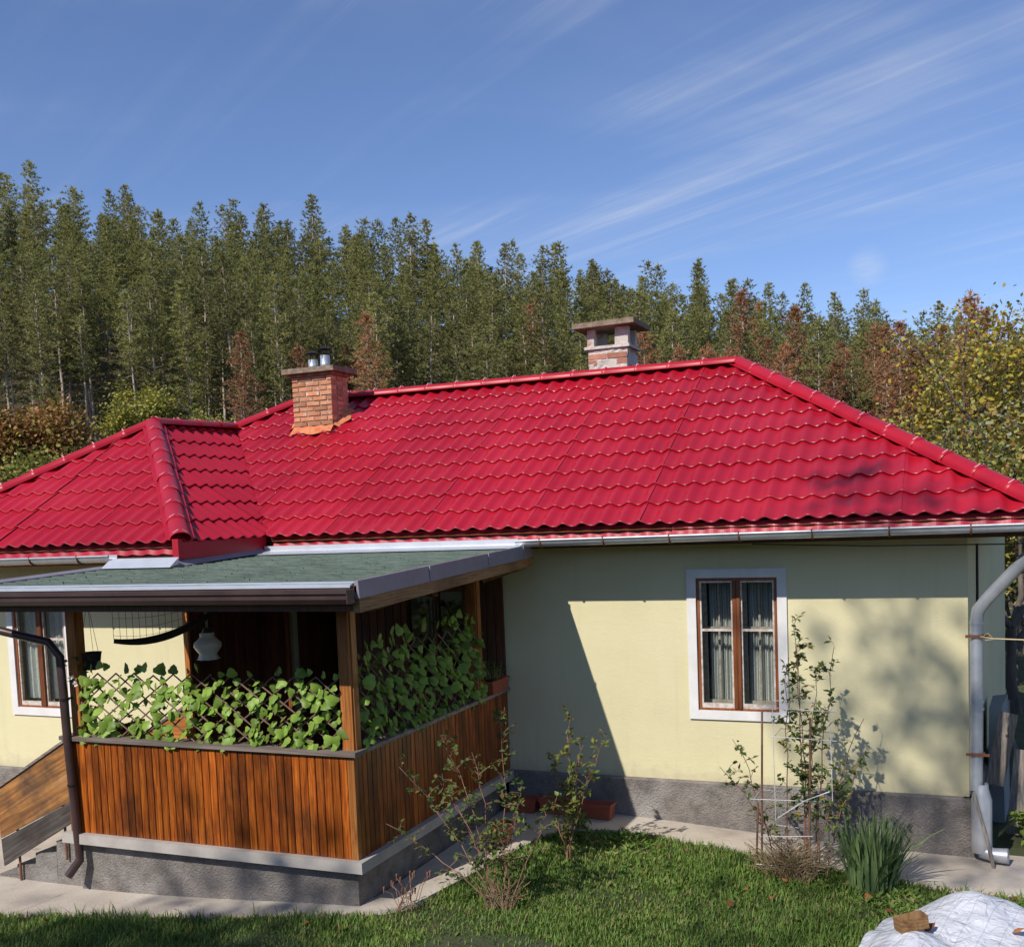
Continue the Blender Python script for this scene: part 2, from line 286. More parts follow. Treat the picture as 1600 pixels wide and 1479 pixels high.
M['l1'] = leafmat('leaf_green', (.16, .20, .045), (.28, .31, .075), .35, .5, .3); M['l2'] = leafmat('leaf_olive', (.29, .27, .06), (.44, .38, .09), .35, .5, .3)
M['l3'] = leafmat('leaf_yellow', (.48, .34, .03), (.66, .50, .07), .4, .5, .15); M['l4'] = leafmat('leaf_brown', (.24, .135, .045), (.36, .21, .06), .3, .6, .3)
M['l5'] = leafmat('leaf_grey', (.24, .26, .17), (.38, .39, .27), .3, .5, .2)
M['fallen'] = leafmat('fallen_leaf', (.20, .06, .03), (.40, .17, .05), .2, .6, .4)
M['forest'] = surf('forest_floor', [(.25, (.03, .026, .014)), (.55, (.07, .055, .028)), (.8, (.11, .09, .04))], .4, 1, .6, 6, .1, rnd=False)
def glass_mat():
    m, t, P, n, L = new_mat('window_glass'); tr = n.new('ShaderNodeBsdfTransparent'); tr.inputs[0].default_value = (.86, .88, .86, 1); gl = n.new('ShaderNodeBsdfGlossy'); gl.inputs[1].default_value = .02
    lw = n.new('ShaderNodeLayerWeight'); lw.inputs[0].default_value = .5; pw_ = n.new('ShaderNodeMath'); pw_.operation = 'POWER'; pw_.inputs[1].default_value = 4; L(lw.outputs['Facing'], pw_.inputs[0])
    mr = n.new('ShaderNodeMapRange'); mr.inputs[3].default_value = .05; mr.inputs[4].default_value = .95; L(pw_.outputs[0], mr.inputs[0])
    ms = n.new('ShaderNodeMixShader'); L(mr.outputs[0], ms.inputs[0]); L(tr.outputs[0], ms.inputs[1]); L(gl.outputs[0], ms.inputs[2]); L(ms.outputs[0], n['Material Output'].inputs[0]); return m
M['glass'] = glass_mat()
def lace_mat():
    m, t, P, n, L = new_mat('lace'); P.inputs['Base Color'].default_value = (.85, .85, .83, 1); P.inputs['Roughness'].default_value = .9
    v = coords(n, L, (1, 1, 1), False); vo = n.new('ShaderNodeTexVoronoi'); vo.inputs['Scale'].default_value = 62; L(v, vo.inputs['Vector'])
    mr = n.new('ShaderNodeMapRange'); mr.inputs[1].default_value = .25; mr.inputs[2].default_value = .5; mr.inputs[3].default_value = .75; mr.inputs[4].default_value = 1.0; L(vo.outputs['Distance'], mr.inputs[0])
    tr = n.new('ShaderNodeBsdfTransparent'); ms = n.new('ShaderNodeMixShader'); L(mr.outputs[0], ms.inputs[0]); L(P.outputs[0], ms.inputs[2]); L(tr.outputs[0], ms.inputs[1]); L(ms.outputs[0], n['Material Output'].inputs[0]); return m
M['lace'] = lace_mat()
def tarp_mat():
    m, t, P, n, L = new_mat('tarp'); P.inputs['Roughness'].default_value = .45
    v = coords(n, L, (1, 1, 1), False); c = ramp(n, L, noise(n, L, v, 6, 4), [(.3, (.44, .45, .49)), (.7, (.66, .67, .71))])
    br = n.new('ShaderNodeTexBrick'); br.offset = 0; br.inputs['Color1'].default_value = (1, 1, 1, 1); br.inputs['Color2'].default_value = (1, 1, 1, 1); br.inputs['Mortar'].default_value = (.74, .76, .80, 1)
    br.inputs['Scale'].default_value = 1; br.inputs['Mortar Size'].default_value = .0035; br.inputs['Brick Width'].default_value = .12; br.inputs['Row Height'].default_value = .12; br.inputs['Mortar Smooth'].default_value = .3
    mp = n.new('ShaderNodeMapping'); mp.inputs['Rotation'].default_value = (0, 0, .35); L(v, mp.inputs[0]); L(mp.outputs[0], br.inputs['Vector'])
    L(mixc(n, L, 1.0, c, br.outputs['Color'], 'MULTIPLY'), P.inputs['Base Color']); bump(n, L, P, noise(n, L, v, 9, 3, .5, 1.5), .8, .04); return m
M['tarp'] = tarp_mat()

# ------------------------------------------------------------------ ground
def sp(t, k=1.0): return k*math.log1p(math.exp(max(-40, min(40, t/k)))) if t/k < 40 else t
def sst(a, b, t): t = max(0, min(1, (t-a)/(b-a))); return t*t*(3-2*t)
HN = Vector((-math.sin(.85), math.cos(.85)))
def g(x, y):
    z = .17*math.exp(-((x-.6)/2.2)**2)*(1-sst(2, 6, abs(y+1.5))) + .20*sp(-(y+4.0), .35)*(1 if y > -40 else 40/abs(y))
    dx, dy = x-4.28, y+10; r = math.hypot(dx, dy); d = dx*HN.x+dy*HN.y
    return z + .42*sp(d-54.5, 5)*(1-sst(116, 200, r)) - .02*sst(6, 30, y)
EDGE = [(-9, -4.3), (-6, -4.05), (-3.19, -3.74), (-2.03, -3.50), (-.6, -3.30), (.14, -3.10), (.36, -2.9), (.47, -2.3), (.60, -1.5), (.70, -1.0), (.80, -.74), (1.4, -.52), (2.7, -.66), (4.04, -.90), (4.76, -.96), (7, -1.05), (9, -1.05)]
EX = [e[0] for e in EDGE]; EY = [e[1] for e in EDGE]
def edge_y(x): return float(np.interp(x, EX, EY))
def axis(lims):
    o = []
    for a, b, st in lims: o += list(np.arange(a, b, st))
    return o + [lims[-1][1]]
gx = axis([(-420, -180, 30), (-180, -60, 6), (-60, -10, 3), (-10, 9, .25), (9, 60, 3), (60, 120, 10), (120, 420, 30)])
gy = axis([(-120, -30, 10), (-30, -7, 1.5), (-7, 1, .25), (1, 10, 1), (10, 140, 3.5), (140, 240, 10), (240, 520, 40)])
mb = MB(); nx = len(gx)
for y in gy:
    for x in gx: mb.v.append((x, y, g(x, y)+(.012*math.sin(3.1*x+1.7*y)*math.sin(2.3*y-x) if -7 < y < -.9 and abs(x) < 9 else 0)))
for j in range(len(gy)-1):
    for i in range(nx-1):
        k = j*nx+i; mb.f.append((k, k+1, k+nx+1, k+nx)); c = (gy[j]+gy[j+1])/2; mb.m.append(1 if c > 14 else 0)
struct('ground', mb, [M['soil'], M['forest']], True)
# concrete apron round the house
mb = MB()
xs = sorted(set([round(float(v), 2) for v in np.arange(-9, 9.01, .25)] + [-2.931, -2.929, -.0155, -.0145, .14, .25, .36, .42, .47, .53, .6, .65, .7, .75, .8, .9])); nn = 9; rows = []
for x in xs:
    yo = edge_y(x) + .03*math.sin(7*x)+.02*math.sin(17*x+1); yi = .1 if x > -.015 else (-2.8 if x > -2.93 else -1.22)
    rows.append([(x, yi+(yo-yi)*k/(nn-1), g(x, yi+(yo-yi)*k/(nn-1))+.028) for k in range(nn)] + [(x, yo-.01, g(x, yo)-.08)])
for a, b in zip(rows[:-1], rows[1:]):
    if a[0][1] != b[0][1]: continue
    for k in range(nn): mb.quad(a[k], a[k+1], b[k+1], b[k])
bpath = struct('path', mb, M['concrete'])
bm = bmesh.new(); bm.from_mesh(bpath.data); bmesh.ops.remove_doubles(bm, verts=bm.verts, dist=.001); bm.normal_update(); bm.to_mesh(bpath.data); bm.free(); autosmooth(bpath, 50)

# ------------------------------------------------------------------ house
W = 4.37; HP = .56; EZ = 3.05; PM = .5833
house = thing('house', (0, 0, 0), 'single-storey yellow plastered house with a red metal tile roof', 'house')
SK = (4.66-W)/3.0                     # the side wall runs slightly out of square
def wall_holes(x0, x1, z0, z1, holes, y0, y1):
    mb = MB(); X = sorted({x0, x1, *[h[0] for h in holes], *[h[1] for h in holes]}); Z = sorted({z0, z1, *[h[2] for h in holes], *[h[3] for h in holes]})
    def inh(a, b): return any(h[0] <= a < h[1] and h[2] <= b < h[3] for h in holes)
    for i in range(len(X)-1):
        for j in range(len(Z)-1):
            if inh(X[i], Z[j]): continue
            a, b, c, d = X[i], X[i+1], Z[j], Z[j+1]
            mb.quad((a, y0, c), (b, y0, c), (b, y0, d), (a, y0, d)); mb.quad((b, y1, c), (a, y1, c), (a, y1, d), (b, y1, d))
    for h in holes:
        a, b, c, d = h
        mb.quad((a, y0, c), (a, y1, c), (b, y1, c), (b, y0, c)); mb.quad((a, y0, d), (b, y0, d), (b, y1, d), (a, y1, d)); mb.quad((a, y0, c), (a, y0, d), (a, y1, d), (a, y1, c)); mb.quad((b, y0, c), (b, y1, c), (b, y1, d), (b, y0, d))
    return mb
RW = (1.9035, 2.8364, 1.1655, 2.6035); LW = (-5.55, -4.62, 1.165, 2.60)
B = .075
def hole(wn): return (wn[0]+B, wn[1]-B, wn[2]+B, wn[3]-B)
DOOR = (-2.62, -1.90, .57, 2.45); PWIN = (-1.14, -.42, 1.35, 2.46)
mk('wall', wall_holes(-3.07, W, HP-.05, 2.90, [hole(RW), DOOR, PWIN], 0, .3), M['plaster'], house)
mk('wall', wall_holes(-6.5, -3.07, HP-.05, 2.90, [hole(LW)], -1.2, -.9), M['plaster'], house)
mb = MB(); x5 = W+SK*5
mb.hexa([(W-.3, .3, HP-.05), (W, .002, HP-.05), (x5, 5, HP-.05), (x5-.3, 5, HP-.05)], [(W-.3, .3, 2.9), (W, .002, 2.9), (x5, 5, 2.9), (x5-.3, 5, 2.9)]); mk('wall', mb, M['plaster'], house)
mb = MB(); mb.box(-6.5, x5-.3, 4.7, 5, -.1, 2.9); mk('wall', mb, M['plaster'], house)
mb = MB(); mb.box(-6.5, -6.2, -.9, 4.7, -.1, 2.9); mk('wall', mb, M['plaster'], house)
mb = MB(); mb.box(-3.37, -3.072, -.9, .3, HP-.05, 2.9); mk('wall', mb, M['plaster'], house)
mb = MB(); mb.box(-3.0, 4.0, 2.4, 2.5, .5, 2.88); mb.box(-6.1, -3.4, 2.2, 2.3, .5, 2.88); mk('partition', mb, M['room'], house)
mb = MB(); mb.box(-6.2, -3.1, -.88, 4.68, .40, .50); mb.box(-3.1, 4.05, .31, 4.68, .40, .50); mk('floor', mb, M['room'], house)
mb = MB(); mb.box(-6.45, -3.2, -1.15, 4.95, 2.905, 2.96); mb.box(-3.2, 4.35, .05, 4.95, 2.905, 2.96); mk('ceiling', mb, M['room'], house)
# plinths (proud of the plaster, uneven foot)
def plinth(p, q, y_out, z1=HP):
    mb = MB(); n = 28; a = Vector(p); b = Vector(q); nrm = Vector((b.y-a.y, -(b.x-a.x), 0)).normalized()
    for i in range(n):
        c, d = a.lerp(b, i/n), a.lerp(b, (i+1)/n); o = nrm*y_out
        zc_, zd_ = g(c.x, c.y)-.15, g(d.x, d.y)-.15
        mb.quad(c+o+Vector((0, 0, zc_)), d+o+Vector((0, 0, zd_)), d+o+Vector((0, 0, z1-.012)), c+o+Vector((0, 0, z1-.012)))
        mb.quad(c+o+Vector((0, 0, z1-.012)), d+o+Vector((0, 0, z1-.012)), d+o*.7+Vector((0, 0, z1)), c+o*.7+Vector((0, 0, z1)))
        mb.quad(c+o*.7+Vector((0, 0, z1)), d+o*.7+Vector((0, 0, z1)), d-nrm*.05+Vector((0, 0, z1)), c-nrm*.05+Vector((0, 0, z1)))
    return mb
mk('plinth', plinth((0, 0, 0), (W+.055, 0, 0), .06), M['plinth'], house)
mk('plinth', plinth((W, -.06, 0), (W+SK*5, 5, 0), .055), M['plinth'], house)
mk('plinth', plinth((-6.5, -1.2, 0), (-3.07, -1.2, 0), .06), M['plinth'], house)
# soffits
mb = MB(); mb.box(-2.5, 4.93, -.50, .02, 2.86, 2.90); mb.box(W-.02, 4.93, .02, 5.4, 2.86, 2.90); mk('soffit', mb, M['plankdark'], house)
mb = MB(); mb.box(-6.74, -2.58, -1.80, -1.18, 2.86, 2.90); mb.box(-3.09, -2.58, -1.18, -.5, 2.862, 2.902); mk('soffit', mb, M['plankdark'], house)

# windows
def window(wn, Y, lab, detail=True):
    x0, x1, z0, z1 = wn; win = put('window', None, house, (x0, Y, z0)) if False else None
    mb = MB(); p = .022
    for a, b, c, d in ((x0, x1, z1-B-.012, z1), (x0, x1, z0, z0+B+.012), (x0, x0+B+.012, z0+B+.012, z1-B-.012), (x1-B-.012, x1, z0+B+.012, z1-B-.012)): mb.box(a, b, Y-p, Y+.02, c, d)
    for a, b, c, d in ((x0+.012, x1-.012, z1-B, z1-.012),): mb.box(a, b, Y-p-.006, Y-p+.004, c+.02, d)
    win = mk('window', mb, M['white'], house); win['label'] = lab
    hx0, hx1, hz0, hz1 = x0+B, x1-B, z0+B, z1-B; t = .042; yo = Y+.0; yi = Y+.07
    mb = MB(); mb.box(hx0, hx1, yo, yi, hz1-t, hz1); mb.box(hx0, hx1, yo, yi, hz0, hz0+t*.8); mb.box(hx0, hx0+t, yo+.001, yi, hz0+t*.8, hz1-t); mb.box(hx1-t, hx1, yo+.001, yi, hz0+t*.8, hz1-t)
    mk('frame', mb, M['frame'], win)
    cxm = (hx0+hx1)/2; mb = MB(); mb.box(cxm-.036, cxm-.002, yo-.012, yi, hz0+t*.8, hz1-t); mb.box(cxm+.002, cxm+.036, yo-.018, yi, hz0+t*.8, hz1-t); mk('mullion', mb, M['frame'], win)
    zt = hz0 + (hz1-hz0)*.605
    for a, b in ((hx0+t, cxm-.036), (cxm+.036, hx1-t)):
        mb = MB(); s = .017; y0, y1 = yo+.008, yo+.04; c, d = hz0+t*.8, hz1-t
        mb.box(a, a+s, y0, y1, c, d); mb.box(b-s, b, y0, y1, c, d); mb.box(a+s, b-s, y0, y1, d-s, d); mb.box(a+s, b-s, y0, y1, c, c+.045); mb.box(a+s, b-s, y0, y1, zt-.011, zt+.011)
        mk('sash', mb, M['sash'], win)
        for e, f in ((c+.045, zt-.011), (zt+.011, d-s)):
            mb = MB(); mb.box(a+s-.003, b-s+.003, yo+.022, yo+.026, e-.003, f+.003); mk('pane', mb, M['glass'], win)
        # inner casement seen through the glass
        mb = MB(); y0, y1 = Y+.17, Y+.20; mb.box(a-.01, a+.03, y0, y1, c, d); mb.box(b-.03, b+.01, y0, y1, c, d); xm = a+(b-a)*.47
        mb.box(xm-.010, xm+.010, y0+.002, y1, c+.05, d); mb.box(a+.03, b-.03, y0, y1, c, c+.05); mb.box(a+.03, b-.03, y0+.001, y1-.001, zt-.02, zt+.015); mk('inner_sash', mb, M['sash'], win)
    mb = MB()
    for hz in (hz0+.12, hz1-.16):
        for hx in (hx0, hx1): mb.tube([(hx, yo-.012, hz-.03), (hx, yo-.012, hz+.03)], .008, 8)
    mk('hinge', mb, M['rust'], win)
    return win
window(RW, 0, 'two-casement brown window in a white plaster surround'); window(LW, -1.2, 'brown casement window beside the porch steps')
def curtain(x0, x1, z0, z1, y, label):
    mb = MB(); n = 70
    for i in range(n):
        for k in range(2):
            pass
    def yy(i): return y + .018*math.sin(i*1.05) + .010*math.sin(i*.43+1)
    for i in range(n):
        a = x0+(x1-x0)*i/n; b = x0+(x1-x0)*(i+1)/n; mb.quad((a, yy(i), z0), (b, yy(i+1), z0), (b, yy(i+1), z1), (a, yy(i), z1))
    o = mk('curtain', mb, M['lace'], None, True, org=(x0, y, z0)); tag(o, label, 'curtain', 'lace curtains'); return o
cm = (RW[0]+RW[1])/2
curtain(RW[0]+.16, cm-.02, RW[2]+.15, RW[3]-.1, .235, 'white lace curtain behind the left casement of the right-hand window')
curtain(cm+.07, RW[1]-.08, RW[2]+.15, RW[3]-.1, .235, 'white lace curtain behind the right casement of the right-hand window')
curtain(LW[0]+.1, LW[1]-.1, LW[2]+.17, LW[3]-.1, -1.08, 'pale curtain behind the window beside the porch steps')

# ---- roof
mb = MB(); A = (-4.65, .34, 4.42); Bp = (-4.65, 1.95, 4.46); Er = (-4.0, 2.5, EZ+PM*3); Rr = (1.97, 2.5, EZ+PM*3); drop = .05
def dz(p, k=drop): return (p[0], p[1], p[2]-k)
e1, e2, e3, e4, e5, e6 = (-2.52, -.5, EZ), (4.97, -.5, EZ), (4.97, 5.5, EZ), (-6.78, 5.5, EZ), (-6.78, -1.85, EZ), (-2.52, -1.85, EZ)
for poly in ((e1, e2, Rr, Er, Bp), (e2, e3, Rr), (e3, e4, Er, Rr), (e4, e5, A, Bp, Er), (e5, e6, A), (e6, e1, Bp, A)):
    i = len(mb.v); mb.v += [dz(p) for p in poly]; mb.f.append(tuple(range(i, i+len(poly)))); mb.m.append(0)
roof = mk('roof', mb, M['plankdark'], house); roof['label'] = 'hipped red metal tile roof with a projecting wing'
TW, TS = .187, .35
def wave(t):                                     # tile cross profile: broad trough, rounded crest
    c = .5+.5*math.cos(2*math.pi*t); return .034*c**1.25
def sheets(eave0, eave1, updir, pitch, length, cuts, mat, waves=6, name='roof_sheet', u_off=0.0):
    """pressed tile sheets laid side by side on one slope. cuts: (point, outward normal) vertical planes"""
    e0 = Vector(eave0); e1 = Vector(eave1); U = (e1-e0).normalized(); V = (Vector(updir)*math.cos(pitch) + Vector((0, 0, math.sin(pitch)))).normalized(); Nn = U.cross(V).normalized()
    if Nn.z < 0: Nn = -Nn
    Ltot = (e1-e0).length; sw = waves*TW; ns = math.ceil((Ltot+u_off)/sw); nr = math.ceil(length/TS); sub = 10
    for s in range(ns):
        bm = bmesh.new(); prev = None; lift = random.uniform(0, .004); tilt = random.uniform(-.003, .003)
        us = [k/sub for k in range(waves*sub+1)]
        rowsv = []
        for rr in range(nr):
            j = random.uniform(-.002, .002)
            for fr, st in ((-.009, .008), (-.013, .018), (.0, .0225), (.5, .011), (1.009, .0)):
                rowsv.append(((rr+fr)*TS, st + j*(fr < .9)))
        grid = []
        for v, st in rowsv:
            line = []
            for t in us:
                u = -u_off + s*sw + t*TW
                if t == us[-1]: u += .006
                h = wave(t) + st + lift + tilt*(t/waves) + (.004 if t > waves-.35 else 0)
                line.append(bm.verts.new(e0 + U*u + V*v + Nn*h))
            grid.append(line)
        for a in range(len(grid)-1):
            for b in range(len(us)-1): f = bm.faces.new((grid[a][b], grid[a][b+1], grid[a+1][b+1], grid[a+1][b])); f.smooth = True
        for co, no in cuts:
            bmesh.ops.bisect_plane(bm, geom=bm.verts[:]+bm.edges[:]+bm.faces[:], plane_co=co, plane_no=no, clear_outer=True)
        bmesh.ops.bisect_plane(bm, geom=bm.verts[:]+bm.edges[:]+bm.faces[:], plane_co=e1+U*.004, plane_no=U, clear_outer=True)
        bmesh.ops.bisect_plane(bm, geom=bm.verts[:]+bm.edges[:]+bm.faces[:], plane_co=e0-U*.004, plane_no=-U, clear_outer=True)
        if len(bm.faces) < 3: bm.free(); continue
        org = sum((v.co for v in bm.verts), Vector())/len(bm.verts)
        for v in bm.verts: v.co -= org
        me = bpy.data.meshes.new(name); bm.normal_update(); bm.to_mesh(me); bm.free(); me.materials.append(mat); me.set_sharp_from_angle(angle=R(42))
        put(name, me, roof, org)
def cut(p, q, inside):
    p = Vector(p); q = Vector(q); d = (q-p); no = Vector((d.y, -d.x, 0)).normalized()
    if no.dot(Vector(inside)-p) > 0: no = -no
    return (p, no)
pw = math.atan((4.44-EZ)/2.13); pm = math.atan(PM); pf = math.atan((4.42-EZ)/2.19)
cen = (1, 1, 0)
sheets((-4.7, -.52, EZ-.01), (4.99, -.52, EZ-.01), (0, 1, 0), pm, 3.52, [cut(e1, Bp, cen), cut(Bp, Er, cen), cut(Rr, e2, cen), ((0, 2.52, 0), Vector((0, 1, 0)))], M['red'], u_off=.42)
sheets((-2.50, -1.88, EZ-.01), (-2.50, 2.1, EZ-.01), (-1, 0, 0), pw, 2.62, [cut((-2.46, -.52, 0), (-4.56, 1.98, 0), (-3, -1, 0)), cut(e6, A, (-3, -.5, 0)), ((-4.67, 0, 0), Vector((-1, 0, 0)))], M['red'], waves=8)
sheets((-6.8, -1.88, EZ-.01), (-2.50, -1.88, EZ-.01), (0, 1, 0), pf, 2.66, [cut(e6, A, (-4.6, -1.5, 0)), cut(e5, A, (-4.6, -1.5, 0))], M['red'], u_off=.3)
sheets((4.99, -.52, EZ-.01), (4.99, 5.5, EZ-.01), (-1, 0, 0), pm, 3.52, [cut(Rr, e2, (4.5, 2.5, 0)), cut(Rr, e3, (4.5, 2.5, 0))], M['red'])
# lower wavy eave strips under the first tile row
def eave_strip(x0, x1, y, tiers, parent, n_off=0):
    mb = MB(); n = int((x1-x0)/TW*10)
    for y0, z0, y1, z1 in tiers:
        pr = None
        for i in range(n+1):
            x = x0+(x1-x0)*i/n; h = wave((x-x0)/TW+n_off)*.55
            cur = ((x, y+y0-h*.5, z0+h*.6), (x, y+y1-h*.5, z1+h*.6))
            if pr: mb.quad(pr[1], cur[1], cur[0], pr[0])
            pr = cur
    o = mk('eave_strip', mb, M['redtrim'], parent, True); return o
TI = [(.085, EZ+.0, .060, EZ-.058), (.068, EZ-.054, .050, EZ-.118)]
eave_strip(-2.45, 1.9, -.53, TI, roof); eave_strip(1.9, 4.99, -.545, TI, roof, .1); eave_strip(-6.8, -2.55, -1.89, TI, roof, .3)
mb = MB(); mb.box(-2.55, -2.50, -1.86, -.52, EZ-.16, EZ+.005); mk('fascia', mb, M['redtrim'], roof)
mb = MB(); mb.box(-2.56, -2.49, -1.93, -1.86, EZ-.16, EZ+.03); mk('fascia', mb, M['redtrim'], roof)
mb = MB(); mb.box(-2.5, 4.9, -.47, -.44, EZ-.2, EZ-.06); mk('fascia', mb, M['plankdark'], roof)
mb = MB(); mb.box(4.86, 4.9, -.44, 5.4, EZ-.2, EZ-.06); mk('fascia', mb, M['plankdark'], roof)
mb = MB(); mb.box(-6.7, -2.6, -1.82, -1.79, EZ-.2, EZ-.06); mk('fascia', mb, M['plankdark'], roof)
# ridge caps, each piece its own
def caps(p, q, step=.385, rad=.098, lift=.035, mat='redtrim'):
    p = Vector(p); q = Vector(q); d = (q-p); n = max(1, round(d.length/step)); D = d.normalized(); side = D.cross(Vector((0, 0, 1))).normalized(); up = side.cross(D)
    L = d.length/n; mb = MB(); seg = 10
    prof = [(-.015, rad*1.0), (.0, rad*1.07), (.025, rad*1.07), (.04, rad*.99), (L, rad*.95)]
    ring = []
    for s, r_ in prof:
        i = len(mb.v); ring.append(i)
        for k in range(seg+1):
            a = math.pi*(-.06+1.12*k/seg); mb.v.append(tuple(D*s + side*(math.cos(a)*r_) + up*(math.sin(a)*r_*.72)))
    for a in range(len(prof)-1):
        for k in range(seg): mb.f.append((ring[a]+k, ring[a]+k+1, ring[a+1]+k+1, ring[a+1]+k)); mb.m.append(0)
    for sg in (-1, 1):                             # flat flanges
        mb.obox(D*(L/2)+side*(sg*rad*1.12)-up*.012, D, side, up, L/2, .022, .003)
    mb.obox(D*.012+side*(-.045)+up*(rad*.70), D, (side*.8+up*.5).normalized(), up, .006, .030, .004, 1)
    mb.obox(D*.012+side*(.045)+up*(rad*.70), D, (side*.8-up*.5).normalized(), up, .006, .030, .004, 1)
    me = mesh_of(mb, 'ridge_cap', [M[mat], M['clip']], (0, 0, 0), True); me.set_sharp_from_angle(angle=R(50))
    for k in range(n):
        o = put('ridge_cap', me, roof, p+D*(L*k)+Vector((0, 0, lift)) + side*random.uniform(-.006, .006))
caps((e2[0], e2[1], EZ), Rr, .385); caps(Er, Rr, .41); caps(e6, A, .385); caps(e5, A, .385); caps(A, Bp, .4); caps(Bp, Er, .4)
# gutters
def gutter(p, q, rad, mats, parent, n=10, brackets=.62, name='gutter'):
    p = Vector(p); q = Vector(q); D = (q-p).normalized(); side = D.cross(Vector((0, 0, 1))); mb = MB(); pr = None
    for e in (p, q):
        cur = []
        for r_ in (rad, rad-.004):
            cur.append([e + side*(math.cos(math.pi+math.pi*k/n)*r_) + Vector((0, 0, math.sin(math.pi+math.pi*k/n)*r_)) for k in range(n+1)])
        if pr:
            for s in (0, 1):
                for k in range(n):
                    a, b, c, d = pr[s][k], pr[s][k+1], cur[s][k+1], cur[s][k]
                    mb.quad(a, d, c, b) if s else mb.quad(a, b, c, d)
        pr = cur
    mb.tube([p+side*rad, q+side*rad], .011, 8); mb.tube([p-side*rad, q-side*rad], .006, 6)
    o = autosmooth(mk(name, mb, mats, parent), 50)
    L = (q-p).length; k = .25
    while k < L:
        c = p+D*k; mb = MB(); pts = [c + side*(math.cos(math.pi+math.pi*t/n)*(rad+.006)) + Vector((0, 0, math.sin(math.pi+math.pi*t/n)*(rad+.006))) for t in range(n+1)] + [c+side*(rad+.006)+Vector((0, 0, .02))]
        mb.tube(pts, .008, 6); mk('bracket', mb, M['rust'], o); k += brackets
    return o
gutter((.42, -.60, 2.935), (5.06, -.60, 2.955), .062, M['zinc'], house)
gutter((-7.0, -1.97, 2.925), (-3.25, -1.97, 2.94), .060, M['zinc'], house)
# right downpipe
mb = MB(); px_, py_ = 4.435, -.13
mb.tube([(5.0, -.56, 2.88), (4.82, -.36, 2.68), (4.52, -.17, 2.32), (px_+.015, py_, 2.22), (px_, py_, 2.12), (px_-.006, py_, 1.2), (px_-.012, py_, .66)], .054, 16)
for z in (2.10, 1.42, 1.36): mb.tube([(px_, py_, z), (px_, py_, z+.02)], .0575, 16)
dp = autosmooth(mk('downpipe', mb, M['zinc'], house), 40); dp['label'] = 'round zinc downpipe at the right corner'
mb = MB(); mb.lathe((px_+.03, py_-.01, .12), [(.0, 0), (.082, 0), (.084, .02), (.084, .46), (.058, .56), (.056, .60)], 18); mb.tube([(px_+.03, py_-.02, .13), (px_+.12, py_-.06, .115), (px_+.235, py_-.08, .12)], [.06, .06, .066], 16, True)
autosmooth(mk('outlet', mb, M['zinc'], dp), 40)
for z in (2.0, .98):
    mb = MB(); mb.tube([(px_, py_, z-.012), (px_, py_, z+.012)], .061, 16); mb.box(px_-.09, px_+.095, py_-.066, py_-.058, z-.012, z+.012); mb.box(px_+.005, px_+.02, py_+.05, .02, z-.008, z+.008); mk('clamp', mb, M['rust'], dp)
# ------------------------------------------------------------------ porch
PD, PL = 3.05, 2.915; RZ = 1.42; LZ = .57
porch = thing('porch', (0, -PD, 0), 'timber-clad porch with a low green shingle roof on the front of the house', 'porch')
mb = plinth((-PL+.05, -PD+.04, 0), (-.04, -PD+.04, 0), .0, LZ-.07); mk('plinth', mb, M['plinth'], porch)
mb = plinth((-.04, -PD+.04, 0), (-.04, .0, 0), .0, LZ-.07); mk('plinth', mb, M['plinth'], porch)
mb = plinth((-PL+.05, -1.2, 0), (-PL+.05, -PD+.04, 0), .0, LZ-.07); mk('plinth', mb, M['plinth'], porch)
mb = MB(); mb.hexa([(-PL-.045, -PD-.065, LZ-.085), (.065, -PD-.065, LZ-.085), (.065, -.065, LZ-.085), (-PL-.045, -.065, LZ-.085)], [(-PL-.045, -PD-.06, LZ), (.06, -PD-.06, LZ), (.06, -.065, LZ), (-PL-.045, -.065, LZ)])
ob = mk('floor_slab', mb, M['ledge'], porch)
def plank_mesh(wd, th, ht, name='plank'):
    """vertical board, bevelled long edges, built round its own foot"""
    mb = MB(); b = .004; pf = [(-wd/2, th), (-wd/2, b), (-wd/2+b, 0), (wd/2-b, 0), (wd/2, b), (wd/2, th)]; n = len(pf)
    for z in (0, ht):
        for x, y in pf: mb.v.append((x, y, z))
    for k in range(n): mb.f.append((k, (k+1) % n, n+(k+1) % n, n+k)); mb.m.append(0)
    mb.f.append(tuple(range(n))[::-1]); mb.f.append(tuple(range(n, 2*n))); mb.m += [0, 0]
    return mb
def planks(name, mat, p, q, z0, z1, wd, parent, face, jitter=.002, skip=None):
    """boards side by side from p to q (plan), visible face towards 'face'"""
    p = Vector((*p, 0)); q = Vector((*q, 0)); L = (q-p).length; n = round(L/wd); w_ = L/n
    me = mesh_of(plank_mesh(w_-.006, .02, z1-z0), name, M[mat], (0, 0, 0)); f = Vector(face); ang = math.atan2(f.x, -f.y)
    for k in range(n):
        c = p.lerp(q, (k+.5)/n)
        if skip and skip(c): continue
        o = put(name, me, parent, (c.x+f.x*random.uniform(0, jitter), c.y+f.y*random.uniform(0, jitter), z0), (0, 0, ang), (random.uniform(.985, 1), 1, random.uniform(.994, 1)))
planks('plank', 'plank', (-PL, -PD), (-.06, -PD), LZ+.002, RZ-.035, .0735, porch, (0, -1, 0))
planks('plank', 'plank', (0, -PD+.05), (0, -.02), LZ+.002, RZ-.035, .0735, porch, (1, 0, 0))
planks('plank', 'plank', (-PL, -1.25), (-PL, -PD+.02), LZ+.002, RZ-.035, .0735, porch, (-1, 0, 0), skip=lambda c: c.y > -2.1)
mb = MB(); mb.box(-.06, .001, -PD-.001, -PD+.052, LZ+.002, RZ-.035); mk('corner_board', mb, M['post'], porch)
